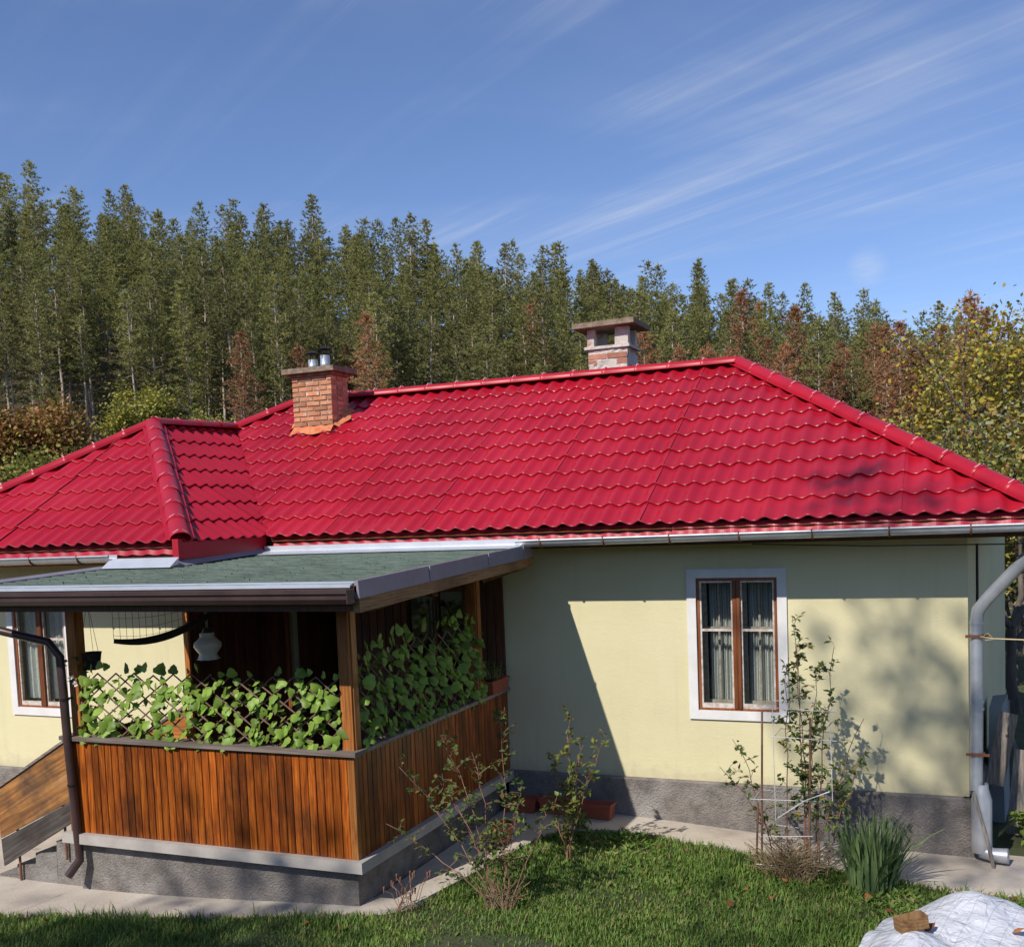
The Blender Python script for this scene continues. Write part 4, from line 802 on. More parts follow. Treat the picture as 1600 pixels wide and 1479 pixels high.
def herb(name, c, n, hgt, rad, mats, label, cat='plant', ls=.03, seed=1, wdt=.5):
    rr = random.Random(seed); T = thing(name, c, label, cat); c = Vector(c); mb = MB(); lb = MB()
    for i in range(n):
        a = rr.uniform(0, 6.28); r0 = rad*.35*rr.random(); tip = c+Vector((math.cos(a)*rad*rr.uniform(.2, 1), math.sin(a)*rad*rr.uniform(.2, 1), hgt*rr.uniform(.5, 1))); b = c+Vector((math.cos(a)*r0, math.sin(a)*r0, 0)); mid = b.lerp(tip, .5)+Vector((0, 0, hgt*.12))
        mb.tube([b, mid, tip], .003, 5, False)
        for k in range(7): add_leaf(lb, b.lerp(mid, k/6) if k < 3 else mid.lerp(tip, (k-2)/4), ls*rr.uniform(.7, 1.3), rr, rr.randrange(len(mats)), wdt)
    mk('stem', mb, M['greencane'], T); mk('foliage', lb, [M[x] for x in mats], T); return T
def add_leaf(mb, p, s, rr, m=0, wd=.5, d=None, up=.2):
    p = Vector(p)
    if d is None: d = Vector((rr.uniform(-1, 1), rr.uniform(-1, 1), rr.uniform(-.6, .9)))
    d = d.normalized(); sd = d.cross(Vector((rr.uniform(-.5, .5), rr.uniform(-.5, .5), 1))).normalized(); n_ = sd.cross(d); a = p; b = p+d*s*.45+sd*s*wd*.5+n_*s*.06; c = p+d*s+n_*s*(-.05); e = p+d*s*.45-sd*s*wd*.5+n_*s*.06
    mb.quad(a, b, c, e, m)
herb('potted_plant', (-.02, -.29, RZ+.09), 26, .20, .20, ['rose', 'l1'], 'dark green leafy plant in the rail trough', ls=.045, seed=4, wdt=.6)
hp_ = thing('hanging_pot', (-2.77, -3.03, 2.0), 'small dark pot with a pale flower hanging on the left porch post', 'pot')
mb = MB(); mb.lathe((-2.72, -2.88, 1.98), [(0, 0), (.07, 0), (.09, .14), (.096, .15), (.08, .15), (.07, .1), (0, .1)], 18); autosmooth(mk('pot', mb, M['dark'], hp_), 40)
mb = MB()
for a in (0, 2.1, 4.2): mb.tube([(-2.72+.09*math.cos(a), -2.88+.09*math.sin(a), 2.13), (-2.72, -2.88, 2.58)], .002, 4)
mk('hanger', mb, M['black'], hp_)
rr = random.Random(5); lb = MB()
for i in range(60): add_leaf(lb, (-2.76+rr.uniform(-.11, .11), -2.97+rr.uniform(-.07, .05), 1.90+rr.uniform(-.05, .2)), .05, rr, 0, .6)
mk('foliage', lb, [M['rose']], hp_); mb = MB()
for cx3, cz3 in ((-2.84, 2.03), (-2.73, 1.88), (-2.78, 1.94)):
    for i in range(9): add_leaf(mb, (cx3, -3.06, cz3), .032, rr, 0, .8)
mk('flower', mb, M['white'], hp_)
# ------------------------------------------------------------------ garden plants
def rose(name, base, canes, label, mats, wts, seed, leaf=.045, nl=16, canem='cane', spread=.25, rad=.007):
    rr = random.Random(seed); T = thing(name, base, label, 'rose bush'); b = Vector(base); lb = MB(); twigs = MB()
    for (dx, dy, h, sx) in canes:
        p = b+Vector((sx, rr.uniform(-.05, .05), -.02)); pts = [p]; n = 9; d = Vector((dx, dy, h))
        for k in range(1, n+1):
            t = k/n; pts.append(b+Vector((sx, 0, 0))+Vector((dx*t**1.4, dy*t, h*t))+Vector((rr.uniform(-1, 1), rr.uniform(-1, 1), 0))*.022)
        mb = MB(); mb.tube(pts, [rad*(1-.65*k/n) for k in range(n+1)], 6); mk('stem', mb, M[canem], T)
        nt_ = int(nl*h)
        for i in range(nt_):
            t = rr.uniform(.28, 1.0); q_ = b+Vector((sx, 0, 0))+Vector((dx*t**1.4, dy*t, h*t)); a = rr.uniform(0, 6.28); l = rr.uniform(.05, spread)*(1.15-t*.6)
            e = q_+Vector((math.cos(a)*l, math.sin(a)*l, rr.uniform(-.02, .10))); twigs.tube([q_, q_.lerp(e, .5)+Vector((0, 0, .015)), e], .0022, 4, False)
            for k in range(rr.randint(4, 7)): add_leaf(lb, q_.lerp(e, rr.uniform(.35, 1.1)), leaf*rr.uniform(.65, 1.3), rr, rr.choices(range(len(mats)), wts)[0], .62)
    tag(mk('twigs', twigs, M[canem], T), kind='stuff'); tag(mk('foliage', lb, [M[m_] for m_ in mats], T), kind='stuff'); return T
RB = (3.06, -1.0); RC = (1.13, -1.48); RD = (1.02, -2.72)
rose('rose_bush', (*RB, g(*RB)), [(.02, .05, 1.85, -.12), (-.08, .1, 2.2, .04), (.20, .0, 1.95, .10), (.40, -.05, 1.38, .12), (-.32, .0, 1.15, -.22), (.12, .1, 1.5, .02), (.30, .02, 1.1, .2), (-.55, -.05, .92, -.1), (-.07, .12, 1.95, .05), (.1, .1, 1.75, .04)],
     'tall climbing rose in a wire cage right of the window', ['rose', 'roselight', 'roseyel'], [6, 2.6, .6], 11, .055, 15, 'cane', .17)
rose('rose_bush', (*RC, g(*RC)), [(-.10, 0, .95, 0), (.05, .05, 1.28, .01), (.16, 0, 1.05, .02), (.36, .0, 1.12, .03), (-.16, 0, .62, 0), (.08, 0, .7, .0)],
     'slender young rose with yellowing top in front of the three troughs', ['roselight', 'roseyel', 'rose'], [6, 2.6, .6], 12, .05, 18, 'cane', .12, .006)
rose('rose_bush', (*RD, g(*RD)), [(-.80, .10, 1.05, -.05), (-.48, .2, 1.30, -.03), (-.30, .3, 1.15, 0), (-.16, .5, 1.48, .03), (-.88, -.05, .62, -.05), (.12, .1, .95, .06), (-.42, .1, .85, 0), (-.05, .0, .70, .08), (-.55, .2, .95, -.02), (.3, .3, .85, .1)],
     'straggling dark-leaved rose bush in front of the porch side', ['rose', 'roselight', 'l4'], [7, 1.2, .7], 13, .047, 24, 'cane', .20, .0055)
# wire cage round the tall rose
CGX, CGY = .11, -.50
cg = thing('plant_cage', (3.05, -1.0, g(3.05, -1.0)), 'white wire cage and stakes around the tall rose', 'plant support')
for z, (a, b) in ((1.50, (2.69, 3.22)), (1.26, (2.76, 3.22)), (.72, (2.58, 3.05)), (.42, (2.66, 3.02)), (.16, (2.62, 3.06))):
    mb = MB(); mb.tube([(a-.03+CGX, -.62+CGY, z+random.uniform(-.02, .02)), (b+.04+CGX, -.60+CGY, z+random.uniform(-.02, .02))], .0032, 6); mb.tube([(a+CGX, -.62+CGY, z), (a+.02+CGX, -.36+CGY, z+.02), (b+CGX, -.36+CGY, z), (b+CGX, -.61+CGY, z)], .003, 6); mk('hoop', mb, M['wire'], cg)
for x, z0, z1 in ((2.76, .55, 1.52), (3.22, .75, 1.5)): mb = MB(); mb.tube([(x+CGX, -.615+CGY, z0), (x-.01+CGX, -.615+CGY, z1)], .0032, 6); mk('upright', mb, M['wire'], cg)
mb = MB(); mb.tube([(2.78+CGX, -.63+CGY, .58), (3.0+CGX, -.63+CGY, .74), (3.2+CGX, -.63+CGY, .83)], .005, 6); mk('tie', mb, M['wire'], cg)
for x, h in ((2.63, 1.48), (3.02, 1.42), (2.58, .68)): mb = MB(); mb.tube([(x+CGX, -.60+CGY, gz(x+CGX, -.6+CGY)-.1), (x+.03+CGX, -.58+CGY, h)], .009, 7); mk('stake', mb, M['cane'], cg)
# iris clump: every blade its own piece
ic = thing('iris_clump', (3.62, -1.02, gz(3.62, -1.02)-.02), 'dense clump of upright green iris blades at the plinth', 'plant')
def blade_mesh(L, bend, wd):
    mb = MB(); n = 6; pr = None
    for k in range(n+1):
        t = k/n; w_ = wd*(1-.25*t-.72*t**4); y = bend*t*t*L; z = L*t*(1-.28*abs(bend)*t); c = ((-w_/2, y, z), (0, y-.004, z), (w_/2, y, z))
        if pr: mb.quad(pr[0], pr[1], c[1], c[0]); mb.quad(pr[1], pr[2], c[2], c[1])
        pr = c
    return mb
BL = [mesh_of(blade_mesh(.60, b, .036), 'leaf', M['iris'], (0, 0, 0), True) for b in (.03, .10, .18, .30, .55)]
rr = random.Random(21)
for i in range(190):
    a = rr.uniform(0, 6.28); r_ = .20*math.sqrt(rr.random()); lean = r_/.20
    put('leaf', rr.choices(BL, [4-2.5*lean, 4, 3, 1+2*lean, .3+1.2*lean])[0], ic, (3.62+math.cos(a)*r_, -1.02+math.sin(a)*r_, gz(3.62, -1.02)-.04), Euler((R(-rr.uniform(0, 14))*lean, 0, a-math.pi/2+rr.uniform(-.9, .9))), rr.uniform(.62, 1.08))
# dried brush at the foot of the tall rose, weed stalks by the path
def tuft(name, c, n, h, rad, mat, label, seed, head=False):
    rr = random.Random(seed); T = thing(name, c, label, 'weeds'); mb = MB(); hb = MB(); c = Vector(c)
    for i in range(n):
        a = rr.uniform(0, 6.28); b = c+Vector((rr.uniform(-1, 1)*rad*.6, rr.uniform(-1, 1)*rad*.5, -.01)); tip = b+Vector((math.cos(a)*rad, math.sin(a)*rad*.7, h*rr.uniform(.4, 1))); mid = b.lerp(tip, .5)+Vector((0, 0, h*.18)); mb.tube([b, mid, tip], .0026, 4, False)
        if head: hb.tube([tip-Vector((0, 0, .02)), tip+Vector((.004, 0, .03))], [.004, .009], 5)
    mk('stalk', mb, M[mat], T)
    if head: mk('seed_head', hb, M['cane'], T)
tuft('dry_weeds', (2.98, -1.12, g(2.98, -1.12)), 240, .36, .26, 'straw', 'tangle of dry stalks at the foot of the tall rose', 31)
tuft('weed_stalks', (.36, -2.98, gz(.36, -2.98)), 16, .30, .13, 'cane', 'thin dark seeding weed stalks at the edge of the path', 32, True)
tuft('dry_weeds', (1.02, -2.7, g(1.02, -2.7)), 60, .30, .16, 'straw', 'few dry stalks under the dark rose bush by the porch', 33)
pt = thing('flower_pot', (.42, -1.25, gz(.42, -1.25)+.004), 'small terracotta pot behind the dark rose bush', 'pot')
mb = MB(); mb.lathe((.42, -1.25, gz(.42, -1.25)+.004), [(0, 0), (.075, 0), (.10, .15), (.112, .15), (.112, .185), (.095, .185), (.085, .1), (0, .1)], 20); autosmooth(mk('pot', mb, M['terracotta'], pt), 40)
herb('leafy_weed', (4.93, .55, g(4.93, .55)), 46, .30, .26, ['g2', 'roselight'], 'bright green weed behind the downpipe outlet', 'weeds', .10, 6, .7)
herb('leafy_weed', (.95, -.62, g(.95, -.62)), 18, .16, .13, ['rose', 'roselight'], 'low dark weed in front of the rightmost trough', 'weeds', .06, 8, .5)

# ------------------------------------------------------------------ right-hand corner odds and ends
sk = tag(mk('stick', (lambda b: (b.tube([(4.40, -.24, .66), (4.475, -.26, .38), (4.555, -.30, .03)], [.014, .013, .016], 8), b)[1])(MB()), M['greyboard'], None, org=(4.55, -.3, .03)), 'thin wooden stick leaning on the corner downpipe', 'stick')
sbx = thing('concrete_fin', (4.62, 1.6, 0), 'grey painted slab standing behind the right corner of the house', 'wall')
mb = MB(); mb.hexa([(4.54, 1.2, -.1), (4.70, 1.2, -.1), (4.78, 2.0, -.1), (4.62, 2.0, -.1)], [(4.565, 1.3, 1.12), (4.68, 1.3, 1.14), (4.76, 2.0, 1.14), (4.62, 2.0, 1.12)]); mk('slab', mb, M['bluewall'], sbx)
for k, (b0, b1, wd, lab) in enumerate((((4.60, .92, .45), (4.735, 1.05, 1.12), .16, 'weathered plank leaning against the grey slab, nearest the house'), ((4.78, .85, -.02), (4.86, 1.0, .78), .17, 'short weathered plank leaning in the yard at the right edge'), ((4.72, 1.12, .95), (4.99, 1.0, .30), .05, 'thin slat leaning across the planks in the yard'))):
    mb = MB(); mb.bar(b0, b1, .03, wd, up=(1, 0, .2)); tag(mk('plank', mb, M['greyboard'], None, org=b0), lab, 'plank')
o = MB(); o.tube([(4.46, -.20, 2.0), (4.56, -.21, 1.985), (4.75, -.22, 1.98), (5.3, -.2, 1.96)], .006, 6); o.tube([(4.47, -.2, 1.99), (4.52, -.21, 2.03), (4.57, -.21, 1.98), (4.5, -.2, 1.97)], .005, 6)
tag(mk('rope', o, M['rope'], None, True, (4.46, -.2, 2.0)), 'straw-coloured cord tied to the corner downpipe', 'rope')
o = MB(); o.tube([(2.6, -.42, 2.84), (3.6, -.44, 2.80), (4.7, -.46, 2.79), (6.5, -.4, 2.86)], .006, 6)
tag(mk('cable', o, M['cable'], None, True, (2.6, -.42, 2.84)), 'thin black cable strung below the right-hand gutter', 'cable')
mb = MB(); mb.box(4.405, 4.42, .62, .64, 2.0, 2.72); 
o = tag(mk('iron_bar', (lambda b: (b.tube([(W+SK*.8+.012, .8, 2.05), (W+SK*.8+.012, .8, 2.75)], .012, 6), b)[1])(MB()), M['black'], None, org=(W+.09, .8, 2.05)), 'short dark iron bar on the side wall above the downpipe bend', 'bar')
# tarp, block and leaves
tp = MB(); n = 44; rr = random.Random(9)
def tarp_z(x, y):
    bmp = .30*math.exp(-(((x-4.40)/.42)**2+((y+2.05)/.34)**2)) + .16*math.exp(-(((x-3.95)/.40)**2+((y+2.62)/.4)**2)) + .20*math.exp(-(((x-5.0)/.5)**2+((y+2.5)/.4)**2))
    return g(x, y)+.05+bmp+.035*abs(math.sin(4.3*x+2.1*y+.6*math.sin(5*y)))+.03*abs(math.sin(3.1*y-5.2*x+math.sin(3*x)))+.022*abs(math.sin(9*x+7*y+math.sin(4*x)))
for j in range(n+1):
    for i in range(n+1):
        u, v = i/n, j/n; x = 3.55+u*2.1+.35*v-.1; y = -3.55+v*1.75+.28*u; ed = min(u, 1-u, v, 1-v)*6
        tp.v.append((x, y, tarp_z(x, y)-.05*(1-min(1, ed))))
for j in range(n):
    for i in range(n): k = j*(n+1)+i; tp.f.append((k, k+1, k+n+2, k+n+1)); tp.m.append(0)
tag(mk('tarp', tp, M['tarp'], None, True, (4.5, -2.6, g(4.5, -2.6))), 'crumpled white tarpaulin with a thin grid on the lawn', 'tarpaulin')
blk = MB(); blk.obox(Vector((3.98, -2.58, tarp_z(3.98, -2.58)+.045)), Vector((.86, .5, .12)).normalized(), Vector((-.5, .86, 0)).normalized(), Vector((-.1, -.06, .99)), .10, .05, .045)
tag(mk('wood_block', blk, M['beam'], None, False, (3.98, -2.58, tarp_z(3.98, -2.58))), 'short offcut of timber lying on the tarpaulin', 'wood block')
FL = [mesh_of(leaf_mesh('ivy', s), 'fallen_leaf', M['fallen'], (0, 0, 0), True) for s in (.05, .065)]
for x, y in ((4.05, -2.50), (4.62, -2.42)): tag(put('fallen_leaf', FL[1], None, (x, y, tarp_z(x, y)+.02), Euler((.4, .2, x*9)), 1.4), 'dry red-brown leaf lying on the tarpaulin', 'leaf', 'leaves on the tarpaulin')
for i in range(42):
    x = rr.uniform(-3.4, 5.6); e = edge_y(x); y = e-rr.random()**.8*2.2+.15
    if y > -.3 or (3.4 < x and y < -1.7): continue
    tag(put('fallen_leaf', FL[i % 2], None, (x, y, g(x, y)+.055 if y < e else g(x, y)+.045), Euler((rr.uniform(-.6, .6), rr.uniform(-.6, .6), rr.uniform(0, 6))), rr.uniform(.6, 1.1)), 'dry brown leaf scattered on the lawn', 'leaf', 'fallen leaves on the lawn')

# ------------------------------------------------------------------ grass (nobody could count it)
def grass(nb, name, label):
    V = np.zeros((nb*5, 3), np.float32); mi = np.zeros(nb*2, np.int32); cnt = 0; rg = np.random.default_rng(3)
    while cnt < nb:
        x = rg.uniform(-4.6, 6.4); e = edge_y(x); t = rg.random(); y = e-.02-t*(2.6 if rg.random() < .85 else 4)+(.06*rg.random() if rg.random() < .2 else 0)
        cl = .5+.5*math.sin(2.1*x+1.3*math.sin(1.9*y))*math.sin(2.7*y+.6*x); near = math.exp(-(e-y)/.12)
        h = (.022+.05*rg.random()*(.25+cl))*(1+.9*near*rg.random()) * (1.7 if rg.random() < .05 else 1); 
        if cl < .18 and rg.random() < .5: continue
        a = rg.uniform(0, 6.283); w_ = rg.uniform(.0025, .006); b = rg.uniform(.2, .95)*h; dx, dy = math.cos(a), math.sin(a); z = g(x, y)-.004; k = cnt*5
        V[k] = (x-dy*w_, y+dx*w_, z); V[k+1] = (x+dy*w_, y-dx*w_, z); V[k+2] = (x+dx*b*.35+dy*w_*.8, y+dy*b*.35-dx*w_*.8, z+h*.6); V[k+3] = (x+dx*b*.35-dy*w_*.8, y+dy*b*.35+dx*w_*.8, z+h*.6); V[k+4] = (x+dx*b, y+dy*b, z+h)
        c = 0 if rg.random() < .55+.3*(cl-.5) else (1 if rg.random() < .74 else 2); mi[cnt*2] = c; mi[cnt*2+1] = c; cnt += 1
    me = bpy.data.meshes.new(name); me.vertices.add(nb*5); me.vertices.foreach_set('co', V.ravel())
    idx = np.arange(nb)[:, None]*5; lo = np.concatenate([idx+0, idx+1, idx+2, idx+3, idx+3, idx+2, idx+4], 1).astype(np.int32)
    me.loops.add(nb*7); me.loops.foreach_set('vertex_index', lo.ravel()); me.polygons.add(nb*2)
    st_ = (np.arange(nb)[:, None]*7+np.array([[0, 4]])).ravel().astype(np.int32); me.polygons.foreach_set('loop_start', st_); me.polygons.foreach_set('loop_total', np.tile([4, 3], nb).astype(np.int32)); me.polygons.foreach_set('material_index', mi)
    for k in ('g1', 'g2', 'g3'): me.materials.append(M[k])
    me.update(calc_edges=True); me.validate(); o = bpy.data.objects.new(name, me); COL.objects.link(o); tag(o, label, 'grass', kind='stuff')
grass(150000, 'grass', 'short uneven green lawn in front of the house')
# broad-leaved ground cover in the sunny lawn
lb = MB(); rr = random.Random(44)
for i in range(6500):
    x = rr.uniform(.7, 5.6); e = edge_y(x); y = e-abs(rr.gauss(.1, .75)); 
    if math.sin(3.1*x+1)*math.sin(2.6*y) < -.25: continue
    d = Vector((rr.uniform(-1, 1), rr.uniform(-1, 1), rr.uniform(.1, .8))); add_leaf(lb, (x, y, g(x, y)+.01), rr.uniform(.03, .075), rr, rr.choices((0, 1, 2), (5, 4, .6))[0], .42, d)
tag(mk('ground_cover', lb, [M['g1'], M['g2'], M['g3']], None), 'low broad-leaved weeds mixed into the lawn', 'weeds', kind='stuff')

# ------------------------------------------------------------------ trees
def crown_mesh(tris, mats, mi, name):
    V = np.array(tris, np.float32).reshape(-1, 3); nt_ = len(V)//3; me = bpy.data.meshes.new(name)
    me.vertices.add(len(V)); me.vertices.foreach_set('co', V.ravel()); me.loops.add(len(V)); me.loops.foreach_set('vertex_index', np.arange(len(V), dtype=np.int32))
    me.polygons.add(nt_); me.polygons.foreach_set('loop_start', np.arange(0, len(V), 3, dtype=np.int32)); me.polygons.foreach_set('loop_total', np.full(nt_, 3, np.int32)); me.polygons.foreach_set('material_index', np.array(mi, np.int32))
    for k in mats: me.materials.append(M[k])
    me.update(calc_edges=True); return me
def pine(seed, H, base, rad, mats, dens=1.0, bare=.5):
    rr = random.Random(seed); tb = MB(); n = 10; lean = (rr.uniform(-.3, .3), rr.uniform(-.3, .3)); pts = [(lean[0]*(k/n)**2+rr.uniform(-.05, .05), lean[1]*(k/n)**2+rr.uniform(-.05, .05), H*k/n-.3*(k == 0)) for k in range(n+1)]
    tb.tube(pts, [.155*(1-.84*k/n)*(H/16) for k in range(n+1)], 7)
    def at(z): f = max(0, min(n-1e-6, z/H*n)); i = int(f); return Vector(pts[i]).lerp(Vector(pts[i+1]), f-i)
    tris = []; mi = []; z = H*.22
    while z < base*H:                            # dead stubs on the bare trunk
        a = rr.uniform(0, 6.28); L = rr.uniform(.4, 1.3); p = at(z); tb.tube([p, p+Vector((math.cos(a)*L, math.sin(a)*L, rr.uniform(-.25, .15)))], [.022, .006], 4, False); z += rr.uniform(.25, .6)
    z = base*H
    while z < H-.15:
        t = (z-base*H)/(H*(1-base)); prof = (.40+.60*min(1, t/.38))*(1-t)**.60*1.25; k = rr.randint(4, 6); a0 = rr.uniform(0, 6.28)
        for b in range(k):
            if rr.random() > dens: continue
            a = a0+b*6.283/k+rr.uniform(-.4, .4); L = max(.22, rad*prof*rr.uniform(.62, 1.25)); p = at(z); up_ = rr.uniform(.05, .5)+.35*t; q = p+Vector((math.cos(a)*L, math.sin(a)*L, L*up_))
            tb.tube([p, q], [.028*(1-t*.6), .006], 4, False); m_ = max(3, int(L*6.0))
            for c in range(m_):
                s = .22+.80*(c+rr.random())/m_; o = p.lerp(q, s)+Vector((rr.uniform(-1, 1), rr.uniform(-1, 1), rr.uniform(-.5, .9)))*(.20+.10*(1-t)); dk = 1 if (rr.random() < .38) else 0
                for e in range(10):
                    d = Vector((math.cos(a)*.5+rr.uniform(-1, 1), math.sin(a)*.5+rr.uniform(-1, 1), rr.uniform(-.2, 1.25))).normalized()*rr.uniform(.16, .34); sd = d.cross(Vector((rr.uniform(-1, 1), rr.uniform(-1, 1), rr.uniform(-1, 1)))).normalized()*rr.uniform(.028, .055)
                    tris += [o-sd, o+sd, o+d]; mi.append(dk)
        z += rr.uniform(.30, .52)
    for e in range(40):
        o = at(H-.05)-Vector((0, 0, rr.uniform(0, .7))); d = Vector((rr.uniform(-.6, .6), rr.uniform(-.6, .6), 1)).normalized()*rr.uniform(.25, .5); sd = d.cross(Vector((rr.uniform(-1, 1), rr.uniform(-1, 1), .2))).normalized()*.05; tris += [o-sd, o+sd, o+d]; mi.append(0)
    return mesh_of(tb, 'trunk', M['bark'], (0, 0, 0), True), crown_mesh(tris, mats, mi, 'crown')
PG = ['pa', 'pb']; PROTO = [pine(100+i, 16+.6*(i % 3), b, r_, PG, d) for i, (b, r_, d) in enumerate(((.42, 1.9, 1), (.52, 1.75, .9), (.38, 2.1, .9), (.58, 1.65, .95), (.47, 1.85, .8), (.36, 1.75, .95), (.62, 1.55, .8)))]
DEAD = [pine(200+i, 13.5+i, .28, 1.75, ['pd', 'pd2'], .95) for i in range(3)]
def place_tree(name, pr, x, y, s, rz_, label, cat, group, lean=0):
    T = thing(name, (x, y, g(x, y)-.05), label, cat, group); T.rotation_euler = (lean*random.uniform(-1, 1), lean*random.uniform(-1, 1), rz_); T.scale = (s*random.uniform(.9, 1.12), s*random.uniform(.9, 1.12), s)
    for nm, me in zip(('trunk', 'crown'), pr):
        o = bpy.data.objects.new(nm, me); COL.objects.link(o); o.parent = T
    return T
rr = random.Random(77); cand = []
for i in range(-54, 14):
    for j in range(0, 54):
        x = 4.28+i*2.45+rr.uniform(-1.0, 1.0); y = -10+40+j*2.45+rr.uniform(-1.0, 1.0); dx, dy = x-4.28, y+10; r_ = math.hypot(dx, dy); th = math.atan2(-dx, dy)
        if not (-.115 < th < .90): continue
        if not (66 < r_ < 107): continue
        cand.append((r_, th, x, y))
rr.shuffle(cand)
# the trees at the edge of the wood and along its crest show most: keep them, thin out the middle
cand.sort(key=lambda c: (abs(c[0]-66) > 11 and abs(c[0]-107) > 12, c[0])); rest = cand[284:]; cand = cand[:284]
deads = [(.635, 69), (.585, 73), (.52, 70), (.36, 72), (.265, 74), (.13, 76), (.10, 72), (.07, 78), (.04, 71), (.015, 75), (.06, 84), (.155, 82), (.0, 80), (.19, 71), (-.03, 73), (.545, 78), (.21, 77), (.175, 74), (.15, 70), (.085, 75), (.055, 73), (.03, 77), (-.015, 70), (-.045, 78), (.115, 80), (.23, 72), (.09, 82)]
for r_, th, x, y in cand:
    s = rr.uniform(.56, .84)+.10*(rr.random() < .12); front = r_ < 74; crest = r_ > 98
    if th < .2: s *= .96
    sec = 'at the far left' if th > .74 else ('left of the brick chimney' if th > .60 else ('above the brick chimney' if th > .50 else ('between the two chimneys' if th > .34 else ('above the old chimney' if th > .25 else ('over the peak of the roof' if th > .12 else 'right of the roof peak')))))
    lab = ('green bare-trunked pine in the front row, ' if front else ('pine whose top stands on the skyline, ' if crest else 'green pine in the middle of the wood, '))+sec
    if rr.random() < (.10 if th < .25 else .03) and not crest: place_tree('pine_tree', rr.choice(DEAD), x, y, s, rr.uniform(0, 6.28), 'rust-brown dying pine, '+sec, 'tree', 'dying pines '+sec, .03)
    else: place_tree('pine_tree', rr.choice(PROTO), x, y, s, rr.uniform(0, 6.28), lab, 'tree', ('front row pines ' if front else ('skyline pines ' if crest else 'inner pines '))+sec, .03)
for k, (th, r_) in enumerate(deads):
    sec = 'left of the brick chimney' if th > .60 else ('above the brick chimney' if th > .50 else ('between the two chimneys' if th > .34 else ('above the old chimney' if th > .25 else ('over the peak of the roof' if th > .12 else 'right of the roof peak'))))
    place_tree('pine_tree', DEAD[k % 3], 4.28-math.sin(th)*(r_-6), -10+math.cos(th)*(r_-6), rr.uniform(.60, .80) if th > .3 else rr.uniform(.78, .98), rr.uniform(0, 6.28), 'rust-brown dying pine, '+sec, 'tree', 'dying pines '+sec, .03)
# the pines past the first 300, joined
VV = []; MI = []
for r_, th, x, y in rest:
    pr_ = rr.choice(PROTO)[1]; co = np.empty(len(pr_.vertices)*3, np.float32); pr_.vertices.foreach_get('co', co); co = co.reshape(-1, 3); mi_ = np.empty(len(pr_.polygons), np.int32); pr_.polygons.foreach_get('material_index', mi_)
    kp = rng.random(len(mi_)) < .45; tr_ = co.reshape(-1, 3, 3)[kp]; ce = tr_.mean(1, keepdims=True); co = (ce+(tr_-ce)*1.45).reshape(-1, 3); mi_ = mi_[kp]
    a = rr.uniform(0, 6.28); s = rr.uniform(.55, .82); ca, sa = math.cos(a)*s, math.sin(a)*s
    VV.append(np.stack([co[:, 0]*ca-co[:, 1]*sa+x, co[:, 0]*sa+co[:, 1]*ca+y, co[:, 2]*s+g(x, y)], 1)); MI.append(mi_)
if VV:
    o = bpy.data.objects.new('pine_stand', crown_mesh(np.concatenate(VV), PG, np.concatenate(MI), 'pine_stand')); COL.objects.link(o); tag(o, 'remaining pines filling the depth of the hillside wood', 'trees', kind='stuff')
# broadleaf trees and shrubs
def broadleaf(seed, H, trunk_h, rad, mats, wts, nleaf, ls, clump=.35, trunk_r=.12, shape=1.0, bark='bark2', core=.15):
    rr = random.Random(seed); tb = MB(); tips = []
    def grow(p, d, L, r_, lev):
        q = p+d*L; mid = p.lerp(q, .5)+Vector((rr.uniform(-1, 1), rr.uniform(-1, 1), rr.uniform(-.3, .6)))*L*.09; tb.tube([p, mid, q], [r_, r_*.85, r_*.68], 6 if lev < 2 else 4, False)
        if lev >= 2: tips.append(mid); 
        tips.append(q) if lev >= 1 else None
        if lev < 4:
            for k in range(rr.randint(2, 3)+(lev == 0)*2):
                nd = (d*.75+Vector((rr.uniform(-1, 1), rr.uniform(-1, 1), rr.uniform(-.25, .75)))*.75*shape).normalized(); grow(q if k else mid.lerp(q, .6), nd, L*rr.uniform(.62, .85), r_*.60, lev+1)
    ns = 1 if trunk_h > 1 else 4
    for s in range(ns):
        d0 = Vector((rr.uniform(-.12, .12), rr.uniform(-.12, .12), 1)) if ns == 1 else Vector((rr.uniform(-.6, .6), rr.uniform(-.6, .6), 1)); grow(Vector((rr.uniform(-.1, .1), rr.uniform(-.1, .1), -.2)), d0.normalized(), max(trunk_h, H*.27), trunk_r/(1 if ns == 1 else 2), 0)
    mz = max(t.z for t in tips); mr = max(math.hypot(t.x, t.y) for t in tips); sz, sr = H/mz, rad/mr
    for i in range(len(tb.v)): v = tb.v[i]; tb.v[i] = (v[0]*sr, v[1]*sr, v[2]*sz)
    tips = [Vector((t.x*sr, t.y*sr, t.z*sz)) for t in tips]; tris = []; mi = []
    for i in range(nleaf):
        t = rr.choice(tips); o = t+Vector((rr.gauss(0, 1), rr.gauss(0, 1), rr.gauss(0, .9)))*clump
        if o.z < .1: continue
        d = Vector((rr.uniform(-1, 1), rr.uniform(-1, 1), rr.uniform(-.9, .6))).normalized()*ls*rr.uniform(.6, 1.25); sd = d.cross(Vector((rr.uniform(-1, 1), rr.uniform(-1, 1), 1))).normalized()*d.length*.36; c = rr.choices(range(len(mats)), wts)[0]
        tris += [o, o+d*.5+sd, o+d, o, o+d, o+d*.5-sd]; mi += [c, c]
    return mesh_of(tb, 'trunk', M[bark], (0, 0, 0), True), crown_mesh(tris, mats, mi, 'crown')
yt = broadleaf(301, 7.4, 2.2, 2.9, ['l3', 'l2', 'l1', 'l4'], [3.2, 4.5, 2, 2], 7000, .12, .30, .13, .9)
place_tree('yellowing_tree', yt, 5.2, -10+math.cos(.015)*23, .9, .4, 'big yellow-leaved autumn tree behind the right end of the roof', 'tree', None)
